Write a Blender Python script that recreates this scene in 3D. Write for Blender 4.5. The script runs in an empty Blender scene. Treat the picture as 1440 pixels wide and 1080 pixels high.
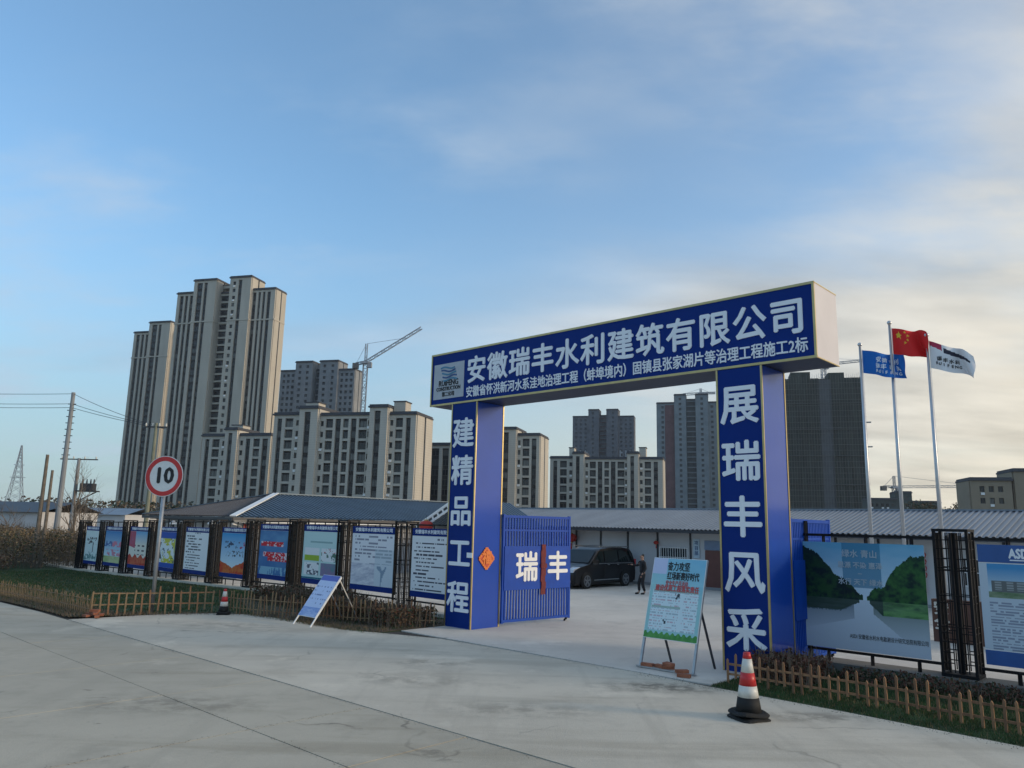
import bpy, bmesh, math, random
from math import sin, cos, pi, radians, sqrt
from mathutils import Vector, Matrix
random.seed(7)
S = bpy.context.scene
COL = S.collection
# ------------------------------------------------------------------ camera
cam = bpy.data.cameras.new('camera'); camo = bpy.data.objects.new('camera', cam); COL.objects.link(camo)
cam.sensor_fit = 'HORIZONTAL'; cam.sensor_width = 36; cam.lens = 1081 / 1440 * 36
cam.clip_start = .1; cam.clip_end = 6000
camo.matrix_world = Matrix.Translation((0, 0, 2.7)) @ Matrix.Rotation(pi / 2 + radians(10.3), 4, 'X') @ Matrix.Rotation(radians(1.33), 4, 'Z')
S.camera = camo
# ------------------------------------------------------------------ world, sun, exposure
SUN_AZ, SUN_EL, GLOW_AZ = radians(102), radians(13), radians(72)          # azimuth clockwise from +Y
def make_world():
    w = bpy.data.worlds.new('World'); S.world = w; w.use_nodes = True
    nt = w.node_tree; nt.nodes.clear(); N = nt.nodes.new; L = nt.links.new
    out = N('ShaderNodeOutputWorld'); bg = N('ShaderNodeBackground'); L(bg.outputs[0], out.inputs[0])
    sky = N('ShaderNodeTexSky'); sky.sky_type = 'NISHITA'; sky.sun_disc = False
    sky.sun_elevation = SUN_EL; sky.sun_rotation = SUN_AZ
    sky.air_density = 1.0; sky.dust_density = .6; sky.ozone_density = 4.0; sky.altitude = 50
    bg.inputs['Strength'].default_value = .15
    tc = N('ShaderNodeTexCoord'); sep = N('ShaderNodeSeparateXYZ'); L(tc.outputs['Generated'], sep.inputs[0])
    def M(op, a, b=None, clamp=False):
        n = N('ShaderNodeMath'); n.operation = op; n.use_clamp = clamp
        for i, x in enumerate((a, b)):
            if x is None: continue
            if hasattr(x, 'is_linked') or hasattr(x, 'links'): L(x, n.inputs[i])
            else: n.inputs[i].default_value = x
        return n.outputs[0]
    zc = M('ADD', M('MAXIMUM', sep.outputs[2], 0.0), .16)
    cx, cy = M('DIVIDE', sep.outputs[0], zc), M('DIVIDE', sep.outputs[1], zc)
    comb = N('ShaderNodeCombineXYZ'); L(cx, comb.inputs[0]); L(cy, comb.inputs[1])
    mp = N('ShaderNodeMapping'); L(comb.outputs[0], mp.inputs[0]); mp.inputs['Rotation'].default_value[2] = radians(-35); mp.inputs['Scale'].default_value = (.62, 1.25, 1); mp.inputs['Location'].default_value = (12.1, 5.5, 0)
    n1 = N('ShaderNodeTexNoise'); n1.inputs['Scale'].default_value = .85; n1.inputs['Detail'].default_value = 8; n1.inputs['Roughness'].default_value = .52; n1.inputs['Distortion'].default_value = .25
    L(mp.outputs[0], n1.inputs['Vector'])
    n2 = N('ShaderNodeTexNoise'); n2.inputs['Scale'].default_value = .33; n2.inputs['Detail'].default_value = 3; L(mp.outputs[0], n2.inputs['Vector'])
    # more cloud on the sun side; unseen overhead cloud added to brighten the ground
    az = M('ADD', M('MULTIPLY', sep.outputs[0], sin(GLOW_AZ)), M('MULTIPLY', sep.outputs[1], cos(GLOW_AZ)))
    def SM(x, a, b, lo=0., hi=1.):
        n = N('ShaderNodeMapRange'); n.interpolation_type = 'SMOOTHSTEP'; L(x, n.inputs[0]); n.inputs[1].default_value = a; n.inputs[2].default_value = b; n.inputs[3].default_value = lo; n.inputs[4].default_value = hi; return n.outputs[0]
    bias = M('ADD', SM(az, .42, .80, -.03, .20), SM(sep.outputs[2], .62, .92, 0., .30))
    f = M('ADD', M('ADD', M('MULTIPLY', n1.outputs[0], .75), M('MULTIPLY', n2.outputs[0], .45)), bias)
    cr = N('ShaderNodeMapRange'); cr.interpolation_type = 'SMOOTHSTEP'; L(f, cr.inputs[0]); cr.inputs[1].default_value = .56; cr.inputs[2].default_value = .86; cr.inputs[3].default_value = 0; cr.inputs[4].default_value = .85
    # cloud colour: grey undersides, cream tops near the sun
    n3 = N('ShaderNodeTexNoise'); n3.inputs['Scale'].default_value = 1.9; n3.inputs['Detail'].default_value = 6; L(mp.outputs[0], n3.inputs['Vector'])
    sh = N('ShaderNodeMapRange'); L(n3.outputs[0], sh.inputs[0]); sh.inputs[1].default_value = .35; sh.inputs[2].default_value = .65; sh.inputs[3].default_value = .62; sh.inputs[4].default_value = 1.10
    wr = N('ShaderNodeMapRange'); L(az, wr.inputs[0]); wr.inputs[1].default_value = .1; wr.inputs[2].default_value = .80
    cc = N('ShaderNodeMix'); cc.data_type = 'RGBA'; L(wr.outputs[0], cc.inputs[0]); cc.inputs[6].default_value = (2.2, 2.7, 3.3, 1); cc.inputs[7].default_value = (4.0, 3.65, 3.0, 1)
    cs = N('ShaderNodeVectorMath'); cs.operation = 'SCALE'; L(cc.outputs[2], cs.inputs[0]); L(sh.outputs[0], cs.inputs['Scale'])
    # thin milk over the whole sky, stronger near the horizon
    hz = N('ShaderNodeMapRange'); hz.interpolation_type = 'SMOOTHSTEP'; L(sep.outputs[2], hz.inputs[0]); hz.inputs[1].default_value = -.02; hz.inputs[2].default_value = .42; hz.inputs[3].default_value = .88; hz.inputs[4].default_value = .15
    hc = N('ShaderNodeMix'); hc.data_type = 'RGBA'; L(wr.outputs[0], hc.inputs[0]); hc.inputs[6].default_value = (1.55, 2.05, 2.35, 1); hc.inputs[7].default_value = (3.6, 3.15, 2.5, 1)
    m0 = N('ShaderNodeMix'); m0.data_type = 'RGBA'; L(hz.outputs[0], m0.inputs[0]); gn = N('ShaderNodeVectorMath'); gn.operation = 'MULTIPLY'; L(sky.outputs[0], gn.inputs[0]); gn.inputs[1].default_value = (1.30, 1.34, 1.22); L(gn.outputs[0], m0.inputs[6]); L(hc.outputs[2], m0.inputs[7])
    m1 = N('ShaderNodeMix'); m1.data_type = 'RGBA'; L(cr.outputs[0], m1.inputs[0]); L(m0.outputs[2], m1.inputs[6]); L(cs.outputs[0], m1.inputs[7])
    # faint high wisps everywhere
    mp2 = N('ShaderNodeMapping'); L(comb.outputs[0], mp2.inputs[0]); mp2.inputs['Rotation'].default_value[2] = radians(25); mp2.inputs['Scale'].default_value = (1.0, 1.7, 1); mp2.inputs['Location'].default_value = (.5, 3.1, 0)
    n4 = N('ShaderNodeTexNoise'); n4.inputs['Scale'].default_value = 1.3; n4.inputs['Detail'].default_value = 9; n4.inputs['Roughness'].default_value = .58; L(mp2.outputs[0], n4.inputs['Vector'])
    n5 = N('ShaderNodeTexNoise'); n5.inputs['Scale'].default_value = .5; n5.inputs['Detail'].default_value = 3; L(mp2.outputs[0], n5.inputs['Vector'])
    wf = M('MULTIPLY', SM(n4.outputs[0], .44, .74, 0., .70), SM(n5.outputs[0], .40, .58, 0., 1.))
    wm = N('ShaderNodeMix'); wm.data_type = 'RGBA'; L(cc.outputs[2], wm.inputs[7]); L(m1.outputs[2], wm.inputs[6]); L(wf, wm.inputs[0])
    L(wm.outputs[2], bg.inputs[0])
make_world()
sl = bpy.data.lights.new('sun', 'SUN'); sl.energy = 1.35; sl.angle = radians(12); sl.color = (1.0, .80, .56)
so = bpy.data.objects.new('sun', sl); COL.objects.link(so)
sd = Vector((sin(SUN_AZ) * cos(SUN_EL), cos(SUN_AZ) * cos(SUN_EL), sin(SUN_EL)))
so.rotation_euler = sd.to_track_quat('Z', 'Y').to_euler()
S.view_settings.view_transform = 'Standard'; S.view_settings.look = 'None'; S.view_settings.gamma = 1
S.view_settings.use_curve_mapping = False; S.view_settings.exposure = .64
S.render.engine = 'CYCLES'
# ------------------------------------------------------------------ materials
MC = {}
def mat(name, col, rough=.7, metal=0, var=.12, scale=3., bump=0, bscale=40., spec=.5, coat=0, emis=None, stretch=None, coat_ior=1.5, coat_rough=.1):
    if name in MC: return MC[name]
    m = bpy.data.materials.new(name); m.use_nodes = True; nt = m.node_tree; N = nt.nodes.new; L = nt.links.new
    b = nt.nodes['Principled BSDF']; b.inputs['Roughness'].default_value = rough; b.inputs['Metallic'].default_value = metal
    b.inputs['Specular IOR Level'].default_value = spec
    b.inputs['Coat Weight'].default_value = coat; b.inputs['Coat IOR'].default_value = coat_ior; b.inputs['Coat Roughness'].default_value = coat_rough
    tc = N('ShaderNodeTexCoord'); mp = N('ShaderNodeMapping'); L(tc.outputs['Object'], mp.inputs[0])
    if stretch: mp.inputs['Scale'].default_value = stretch
    n = N('ShaderNodeTexNoise'); n.inputs['Scale'].default_value = scale; n.inputs['Detail'].default_value = 6; n.inputs['Roughness'].default_value = .6
    L(mp.outputs[0], n.inputs['Vector'])
    r = N('ShaderNodeMapRange'); L(n.outputs[0], r.inputs[0]); r.inputs[1].default_value = .3; r.inputs[2].default_value = .7
    mx = N('ShaderNodeMix'); mx.data_type = 'RGBA'; L(r.outputs[0], mx.inputs[0])
    mx.inputs[6].default_value = (*[c * (1 - var) for c in col], 1); mx.inputs[7].default_value = (*[min(1, c * (1 + var)) for c in col], 1)
    L(mx.outputs[2], b.inputs['Base Color'])
    if bump:
        n2 = N('ShaderNodeTexNoise'); n2.inputs['Scale'].default_value = bscale; n2.inputs['Detail'].default_value = 5; L(mp.outputs[0], n2.inputs['Vector'])
        bm = N('ShaderNodeBump'); bm.inputs['Strength'].default_value = bump; bm.inputs['Distance'].default_value = .02; L(n2.outputs[0], bm.inputs['Height']); L(bm.outputs[0], b.inputs['Normal'])
    if emis: b.inputs['Emission Color'].default_value = (*emis, 1); b.inputs['Emission Strength'].default_value = 1
    MC[name] = m; return m
def mat_vc(name='print_ink', rough=.45):
    if name in MC: return MC[name]
    m = bpy.data.materials.new(name); m.use_nodes = True; nt = m.node_tree; b = nt.nodes['Principled BSDF']; b.inputs['Roughness'].default_value = rough; b.inputs['Specular IOR Level'].default_value = .2
    a = nt.nodes.new('ShaderNodeVertexColor'); a.layer_name = 'ink'; nt.links.new(a.outputs[0], b.inputs['Base Color']); MC[name] = m; return m
STAINS = [(2.75, 13.9, .95, .75), (-1.45, 15.7, .7, .4), (4.55, 12.0, .7, .55), (-7.0, 20.3, 1.3, .4), (.25, 12.0, 1.1, .35), (-4.9, 11.9, 1.2, .4), (-1.6, 14.0, 1.0, .35)]
def mat_concrete(name, col, stain=.35, dark=(.5, .47, .42), crack=.5, tyre=0.):
    if name in MC: return MC[name]
    m = bpy.data.materials.new(name); m.use_nodes = True; nt = m.node_tree; N = nt.nodes.new; L = nt.links.new
    b = nt.nodes['Principled BSDF']; b.inputs['Roughness'].default_value = .9; b.inputs['Specular IOR Level'].default_value = .25
    g = N('ShaderNodeNewGeometry'); pos = g.outputs['Position']
    def noise(sc, det, lo, hi, ro=.6, vec=None):
        n = N('ShaderNodeTexNoise'); n.inputs['Scale'].default_value = sc; n.inputs['Detail'].default_value = det; n.inputs['Roughness'].default_value = ro; L(vec or pos, n.inputs['Vector'])
        r = N('ShaderNodeMapRange'); r.interpolation_type = 'SMOOTHSTEP'; L(n.outputs[0], r.inputs[0]); r.inputs[1].default_value = lo; r.inputs[2].default_value = hi; return r.outputs[0], n.outputs[0]
    def mul(a, c):
        n = N('ShaderNodeMath'); n.operation = 'MULTIPLY'; n.use_clamp = True; L(a, n.inputs[0])
        if isinstance(c, (int, float)): n.inputs[1].default_value = c
        else: L(c, n.inputs[1])
        return n.outputs[0]
    def mapped(rot, sc):
        mp = N('ShaderNodeMapping'); L(pos, mp.inputs[0]); mp.inputs['Rotation'].default_value[2] = rot; mp.inputs['Scale'].default_value = sc; return mp.outputs[0]
    along = mapped(radians(43), (.22, 1.6, 1)); inward = mapped(radians(43), (1.9, .16, 1))
    # wandering cracks: edges of large warped cells, broken up by noise
    wn = N('ShaderNodeTexNoise'); wn.inputs['Scale'].default_value = 1.2; wn.inputs['Detail'].default_value = 6; L(pos, wn.inputs['Vector'])
    wv = N('ShaderNodeVectorMath'); wv.operation = 'MULTIPLY_ADD'; L(wn.outputs['Color'], wv.inputs[0]); wv.inputs[1].default_value = (1.1, 1.1, 0); L(pos, wv.inputs[2])
    vo = N('ShaderNodeTexVoronoi'); vo.feature = 'DISTANCE_TO_EDGE'; vo.inputs['Scale'].default_value = .30; L(wv.outputs[0], vo.inputs['Vector'])
    ck = N('ShaderNodeMapRange'); L(vo.outputs['Distance'], ck.inputs[0]); ck.inputs[1].default_value = .0; ck.inputs[2].default_value = .008; ck.inputs[3].default_value = 1; ck.inputs[4].default_value = 0
    ckm = mul(ck.outputs[0], noise(.35, 4, .50, .60)[0])
    layers = [(noise(.16, 6, .36, .66)[0], [c * .80 for c in col], .85), (noise(.9, 9, .48, .70, .7)[0], [c * .70 for c in col], .6),
              (noise(.6, 8, .50, .66, .62, along)[0], [c * d for c, d in zip(col, dark)], stain), (noise(3.2, 9, .56, .70, .72)[0], [c * .76 for c in col], .6),
              (noise(.8, 7, .52, .66, .6, inward)[0], [c * .66 for c in col], tyre),
              (noise(70, 4, .50, .74)[0], [c * .74 for c in col], .6), (noise(.42, 8, .57, .66, .65)[0], [min(1, c * 1.20) for c in col], .5),
              (mul(noise(1.6, 9, .63, .70, .72)[0], noise(.25, 3, .48, .60)[0]), (.075, .068, .055), .75), (ckm, (.06, .055, .048), crack)]
    for (sx_, sy_, rr, k) in STAINS:
        sb = N('ShaderNodeVectorMath'); sb.operation = 'SUBTRACT'; L(pos, sb.inputs[0]); sb.inputs[1].default_value = (sx_, sy_, 0)
        ro = N('ShaderNodeMapping'); L(sb.outputs[0], ro.inputs[0]); ro.inputs['Rotation'].default_value[2] = radians(43); ro.inputs['Scale'].default_value = (.55 / rr, 1.3 / rr, 0)
        ln = N('ShaderNodeVectorMath'); ln.operation = 'LENGTH'; L(ro.outputs[0], ln.inputs[0])
        fl = N('ShaderNodeMapRange'); fl.interpolation_type = 'SMOOTHSTEP'; L(ln.outputs['Value'], fl.inputs[0]); fl.inputs[1].default_value = 1.; fl.inputs[2].default_value = .1
        layers.append((mul(fl.outputs[0], noise(2.6, 9, .40, .60, .7)[0]), (.10, .092, .075), k))
    prev = None
    for fac, c, w in layers:
        if not w: continue
        mx = N('ShaderNodeMix'); mx.data_type = 'RGBA'; mx.clamp_factor = True; L(mul(fac, w), mx.inputs[0])
        if prev is None: mx.inputs[6].default_value = (*col, 1)
        else: L(prev, mx.inputs[6])
        mx.inputs[7].default_value = (*c, 1); prev = mx.outputs[2]
    L(prev, b.inputs['Base Color'])
    _, nb = noise(22, 10, 0, 1, .72)
    bm = N('ShaderNodeBump'); bm.inputs['Strength'].default_value = .45; bm.inputs['Distance'].default_value = .015; L(nb, bm.inputs['Height']); L(bm.outputs[0], b.inputs['Normal'])
    MC[name] = m; return m
def mat_tower(name, col, pitch=3.0, line=.82):
    # stone cladding with thin horizontal joints and weather streaks
    if name in MC: return MC[name]
    m = mat(name, col, .85, 0, .10, .25, stretch=(1, 1, .25)); nt = m.node_tree; N = nt.nodes.new; L = nt.links.new
    b = nt.nodes['Principled BSDF']; src = b.inputs['Base Color'].links[0].from_socket
    tc = N('ShaderNodeTexCoord'); sp = N('ShaderNodeSeparateXYZ'); L(tc.outputs['Object'], sp.inputs[0])
    f = N('ShaderNodeMath'); f.operation = 'DIVIDE'; L(sp.outputs[2], f.inputs[0]); f.inputs[1].default_value = pitch / 3
    fr = N('ShaderNodeMath'); fr.operation = 'FRACT'; L(f.outputs[0], fr.inputs[0])
    lt = N('ShaderNodeMath'); lt.operation = 'LESS_THAN'; L(fr.outputs[0], lt.inputs[0]); lt.inputs[1].default_value = .1
    mx = N('ShaderNodeMix'); mx.data_type = 'RGBA'; mx.blend_type = 'MULTIPLY'; L(lt.outputs[0], mx.inputs[0]); L(src, mx.inputs[6]); mx.inputs[7].default_value = (line, line, line, 1)
    L(mx.outputs[2], b.inputs['Base Color']); return m

M_road = mat_concrete('road_concrete', (.51, .46, .37), .4, crack=.55, tyre=.2)
M_apron = mat_concrete('apron_concrete', (.62, .56, .46), .35, crack=.35, tyre=.35)
M_yard = mat_concrete('yard_concrete', (.66, .61, .54), .15, crack=.15)
M_brickdust = mat('grit', (.16, .13, .10), .95, 0, .4, 9)
M_soil = mat('brown_soil', (.075, .058, .040), .95, 0, .45, 2.2, .5, 30)
M_field = mat('field_earth', (.10, .085, .055), .95, 0, .35, .08)
M_joint = mat('joint_dirt', (.05, .045, .038), .95, 0, .3, 3)
M_lawn = mat('lawn_turf', (.026, .055, .016), .95, 0, .45, 1.6, .6, 60)
M_blue = mat('blue_panel', (.003, .055, .38), .5, 0, .07, .8, .5, 1.4, spec=.15, coat=.55, coat_ior=1.8, coat_rough=.12)
M_navy = mat('navy_panel', (.003, .027, .19), .55, 0, .06, .6, spec=.12)
M_gold = mat('gold_trim', (.46, .36, .17), .38, .75, .10, 5)
M_silver = mat('silver_panel', (.56, .53, .55), .45, .15, .05, 1)
M_under = mat('beam_underside', (.035, .045, .09), .5, 0, .1, 1)
M_letter = mat('white_letter', (.80, .82, .86), .45, 0, .03, 2)
M_white = mat('white_paint', (.80, .80, .79), .5, 0, .06, 2)
M_black = mat('black_metal', (.008, .008, .010), .55, 0, .2, 5, spec=.2)
M_bgate = mat('gate_blue_paint', (.004, .060, .36), .5, 0, .12, 4, spec=.2)
M_gsteel = mat('galvanised_steel', (.38, .39, .40), .45, .6, .12, 6)
M_pole = mat('flagpole_steel', (.52, .52, .53), .35, .7, .06, 4)
M_woodL = mat('picket_wood', (.30, .155, .075), .8, 0, .35, 7, .3, 60, stretch=(1, 1, .3))
M_woodD = mat('weathered_picket_wood', (.20, .105, .055), .85, 0, .35, 7, .3, 60, stretch=(1, 1, .3))
M_bamboo = mat('bamboo_cane', (.25, .165, .085), .7, 0, .3, 8)
M_hedge = mat('hedge_leaf', (.11, .065, .032), .8, 0, .5, 9)
M_hedge2 = mat('hedge_red_leaf', (.11, .040, .024), .8, 0, .5, 9)
M_leafg = mat('green_leaf', (.028, .045, .018), .8, 0, .5, 5)
M_twig = mat('dry_twig', (.17, .13, .095), .9, 0, .3, 5)
M_bark = mat('bark', (.16, .13, .10), .9, 0, .3, 5)
M_grassb = mat('grass_blade', (.034, .072, .018), .9, 0, .5, 3)
M_grassd = mat('dry_grass', (.20, .14, .07), .9, 0, .4, 3)
M_brick = mat('red_brick', (.30, .105, .055), .9, 0, .3, 9, .4, 60)
M_rubber = mat('black_rubber', (.007, .007, .007), .75, 0, .3, 9)
M_red = mat('red_sheeting', (.50, .022, .022), .4, 0, .08, 8)
M_conew = mat('cone_white', (.62, .60, .54), .45, 0, .15, 9)
M_roofC = mat('corrugated_roof_grey', (.20, .23, .27), .42, .35, .14, .8, stretch=(1, .2, 1))
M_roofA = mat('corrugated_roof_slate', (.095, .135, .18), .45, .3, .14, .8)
M_prefab = mat('prefab_wall_panel', (.50, .50, .51), .6, 0, .06, .8)
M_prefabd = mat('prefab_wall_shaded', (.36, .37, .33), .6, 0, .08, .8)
M_dark = mat('dark_trim', (.03, .032, .04), .5, 0, .2, 2)
M_glass = mat('window_glass', (.02, .026, .034), .10, 0, .3, .7, spec=.8)
M_glassd = mat('far_window_glass', (.018, .021, .026), .2, 0, .5, .23, spec=.4)
def _rnd(m, lo, hi, p=3.):
    nt = m.node_tree; b = nt.nodes['Principled BSDF']; N = nt.nodes.new; L = nt.links.new; src = b.inputs['Base Color'].links[0].from_socket
    oi = N('ShaderNodeObjectInfo'); pw = N('ShaderNodeMath'); pw.operation = 'POWER'; L(oi.outputs['Random'], pw.inputs[0]); pw.inputs[1].default_value = p
    mx = N('ShaderNodeMix'); mx.data_type = 'RGBA'; L(pw.outputs[0], mx.inputs[0]); L(src, mx.inputs[6]); mx.inputs[7].default_value = (*hi, 1); L(mx.outputs[2], b.inputs['Base Color'])
_rnd(M_glassd, 0, (.16, .16, .15))
M_frame = mat('window_frame', (.075, .07, .068), .6, 0, .1, 2)
M_whframe = mat('white_window_frame', (.66, .66, .66), .5, 0, .05, 2)
M_carb = mat('black_car_paint', (.004, .004, .006), .4, 0, .05, 2, spec=.2, coat=.5, coat_rough=.05)
M_carr = mat('dark_red_car_paint', (.035, .010, .012), .25, .2, .05, 2, coat=1, coat_rough=.05)
M_cglass = mat('car_glass', (.006, .012, .013), .06, 0, .1, 2, spec=.6)
M_chrome = mat('chrome', (.6, .6, .6), .2, 1, .03, 2)
M_rim = mat('alloy_rim', (.40, .41, .43), .3, .8, .1, 6)
M_lamp = mat('headlight_glass', (.50, .50, .53), .15, .3, .1, 5, coat=1)
M_skin = mat('skin', (.36, .21, .15), .6, 0, .08, 5)
M_cloth = mat('black_cloth', (.012, .012, .015), .85, 0, .25, 6)
M_hair = mat('black_hair', (.010, .009, .008), .7, 0, .3, 9)
M_stone = mat_tower('cream_stone', (.50, .46, .395), 2.0, .80)
M_stonew = mat_tower('warm_cream_stone', (.38, .335, .26), 2.0, .85)
M_stoneT = mat_tower('tower_stone', (.46, .42, .355), 3.0, .93)
M_core = mat('dark_facade', (.026, .023, .024), .7, 0, .3, .4)
M_cap = mat('roof_cap', (.055, .058, .070), .7, 0, .15, .5)
M_rawc = mat('raw_concrete', (.25, .26, .27), .9, 0, .15, .25)
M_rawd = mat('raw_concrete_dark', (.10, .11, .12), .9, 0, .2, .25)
M_rbrown = mat('brown_red_render', (.15, .085, .09), .9, 0, .2, .3)
M_net = mat('scaffold_net', (.045, .056, .050), .95, 0, .55, .35, stretch=(1.5, 1.5, .12), spec=.1)
M_tan = mat('tan_render', (.27, .22, .16), .9, 0, .1, .2)
M_crane = mat('crane_steel', (.30, .33, .37), .6, .3, .2, 1)
M_signred = mat('sign_red', (.55, .03, .03), .4, 0, .04, 9)
M_signwhite = mat('sign_white', (.74, .74, .72), .4, 0, .04, 9)
M_inkblack = mat('ink_black', (.012, .012, .014), .5, 0, .05, 9)
M_ink = mat('ink_grey', (.11, .12, .15), .5, 0, .2, 20)
M_inkblue = mat('ink_blue', (.03, .09, .22), .5, 0, .2, 20)
M_lantern = mat('lantern_red', (.42, .03, .02), .5, 0, .15, 9)
M_orange = mat('ornament_orange', (.72, .17, .015), .45, 0, .2, 20)
M_brownpl = mat('brown_board', (.10, .045, .03), .7, 0, .2, 3)

# ------------------------------------------------------------------ mesh helpers
class MB:
    def __init__(s): s.v = []; s.f = []; s.mi = []; s.cur = 0
    def add(s, vs, fs):
        o = len(s.v); s.v += [tuple(p) for p in vs]; s.f += [tuple(i + o for i in f) for f in fs]; s.mi += [s.cur] * len(fs); return s
    def hexa(s, p): return s.add(p, [(0, 3, 2, 1), (4, 5, 6, 7), (0, 1, 5, 4), (1, 2, 6, 5), (2, 3, 7, 6), (3, 0, 4, 7)])
    def box(s, x0, x1, y0, y1, z0, z1): return s.hexa([(x0, y0, z0), (x1, y0, z0), (x1, y1, z0), (x0, y1, z0), (x0, y0, z1), (x1, y0, z1), (x1, y1, z1), (x0, y1, z1)])
    def bar(s, a, b, w, h=None, up=(0, 0, 1)):
        a, b = Vector(a), Vector(b); d = (b - a).normalized(); u = Vector(up)
        if abs(d.dot(u)) > .95: u = Vector((0, 1, 0))
        r = d.cross(u).normalized() * w / 2; t = r.cross(d).normalized() * (h or w) / 2
        return s.hexa([a - r - t, a + r - t, b + r - t, b - r - t, a - r + t, a + r + t, b + r + t, b - r + t])
    def tube(s, pts, rad, n=6, cap=True):
        pts = [Vector(p) for p in pts]; rad = rad if isinstance(rad, (list, tuple)) else [rad] * len(pts)
        o = len(s.v)
        for i, p in enumerate(pts):
            d = (pts[min(i + 1, len(pts) - 1)] - pts[max(i - 1, 0)]).normalized()
            u = Vector((0, 0, 1)) if abs(d.z) < .9 else Vector((1, 0, 0)); r = d.cross(u).normalized(); t = r.cross(d)
            for k in range(n): a = 2 * pi * k / n; s.v.append(tuple(p + r * cos(a) * rad[i] + t * sin(a) * rad[i]))
        for i in range(len(pts) - 1):
            for k in range(n):
                s.f.append((o + i * n + k, o + i * n + (k + 1) % n, o + (i + 1) * n + (k + 1) % n, o + (i + 1) * n + k)); s.mi.append(s.cur)
        if cap:
            s.f.append(tuple(o + k for k in range(n))[::-1]); s.f.append(tuple(o + (len(pts) - 1) * n + k for k in range(n))); s.mi += [s.cur, s.cur]
        return s
    def lathe(s, prof, n=20, c=(0, 0, 0)):
        o = len(s.v)
        for r, z in prof:
            for k in range(n): a = 2 * pi * k / n; s.v.append((c[0] + r * cos(a), c[1] + r * sin(a), c[2] + z))
        for i in range(len(prof) - 1):
            for k in range(n): s.f.append((o + i * n + k, o + i * n + (k + 1) % n, o + (i + 1) * n + (k + 1) % n, o + (i + 1) * n + k)); s.mi.append(s.cur)
        s.f.append(tuple(o + k for k in range(n))[::-1]); s.f.append(tuple(o + (len(prof) - 1) * n + k for k in range(n))); s.mi += [s.cur] * 2
        return s
    def poly(s, pts): return s.add(pts, [tuple(range(len(pts)))])
    def mesh(s, name, mats, smooth=False):
        me = bpy.data.meshes.new(name); me.from_pydata(s.v, [], s.f)
        for m in (mats if isinstance(mats, (list, tuple)) else [mats]): me.materials.append(m)
        me.polygons.foreach_set('material_index', s.mi)
        if smooth: me.polygons.foreach_set('use_smooth', [True] * len(me.polygons))
        me.update(); return me
    def build(s, name, mats, parent=None, loc=None, rotz=0, smooth=False, **kw):
        return link(name, s.mesh(name, mats, smooth), parent, loc, rotz, **kw)
def link(name, me, parent=None, loc=None, rotz=0, scale=None, rot=None, **kw):
    o = bpy.data.objects.new(name, me); COL.objects.link(o)
    if parent: o.parent = parent
    if loc is not None: o.location = loc
    if rotz: o.rotation_euler = (0, 0, rotz)
    if rot: o.rotation_euler = rot
    if scale: o.scale = scale
    for k, v in kw.items():
        if v: o[k] = v
    return o
def thing(name, label, cat, loc=(0, 0, 0), rotz=0, group=None):
    return link(name, None, None, loc, rotz, label=label, category=cat, group=group)
def struct(name, mb, m): return mb.build(name, m, kind='structure')
def copy_tree(o, parent=None):
    c = o.copy(); COL.objects.link(c); c.parent = parent
    for ch in [x for x in o.children]: copy_tree(ch, c)
    return c
# site frame: the gate line runs along u, the yard lies towards +v
GA = math.atan2(-.683, .730); UX = Vector((cos(GA), sin(GA))); VX = Vector((-sin(GA), cos(GA))); O0 = Vector((-1.64, 21.19))
def W(u, v, z=0): p = O0 + UX * u + VX * v; return (p.x, p.y, z)
def UV(x, y): q = Vector((x, y)) - O0; return q.dot(UX), q.dot(VX)
def gz(u): return 0 if u > -9 else (-.016 * (-9 - u) if u > -31 else -.352)
TEXTS = []
def text(name, body, size, m, parent, loc, ext=.012, bold=.0, rot=(pi / 2, 0, 0), align='CENTER', sx=1, sy=1, **kw):
    cu = bpy.data.curves.new(name, 'FONT'); cu.body = body; cu.size = size; cu.extrude = ext; cu.resolution_u = 2
    cu.align_x = align; cu.align_y = 'CENTER'; cu.materials.append(m)
    o = bpy.data.objects.new(name, cu); COL.objects.link(o)
    kw['bold'] = bold; TEXTS.append((o, parent, loc, rot, (sx, sy, 1), kw)); return o
def finish_texts():
    bpy.context.view_layer.update(); dg = bpy.context.evaluated_depsgraph_get()
    made = []
    for o, parent, loc, rot, sc, kw in TEXTS:
        me = bpy.data.meshes.new_from_object(o.evaluated_get(dg)); made.append(me)
    for (o, parent, loc, rot, sc, kw), me in zip(TEXTS, made):
        nm = o.name.split('.')[0]; fit = kw.pop('fit', None); bd = kw.pop('bold', 0)
        if bd:
            co = [v.co.copy() for v in me.vertices]; fc = [tuple(p.vertices) for p in me.polygons]; mt = me.materials[0]; vs, fs = [], []
            for k, (dx, dy) in enumerate(((0, 0), (bd, 0), (-bd, 0), (0, bd), (0, -bd))):
                o_ = len(vs); vs += [(c.x + dx, c.y + dy, c.z + .0007 * k) for c in co]; fs += [tuple(i + o_ for i in f) for f in fc]
            me = bpy.data.meshes.new(nm); me.from_pydata(vs, [], fs); me.materials.append(mt)
        if fit and len(me.vertices):
            xs = [v.co.x for v in me.vertices]; w = max(xs) - min(xs)
            sc = (fit / w, sc[1], 1)
        bpy.data.objects.remove(o); me.name = nm
        link(nm, me, parent, loc, 0, sc, rot, **kw)
def center_glyph(kw): return kw
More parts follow.
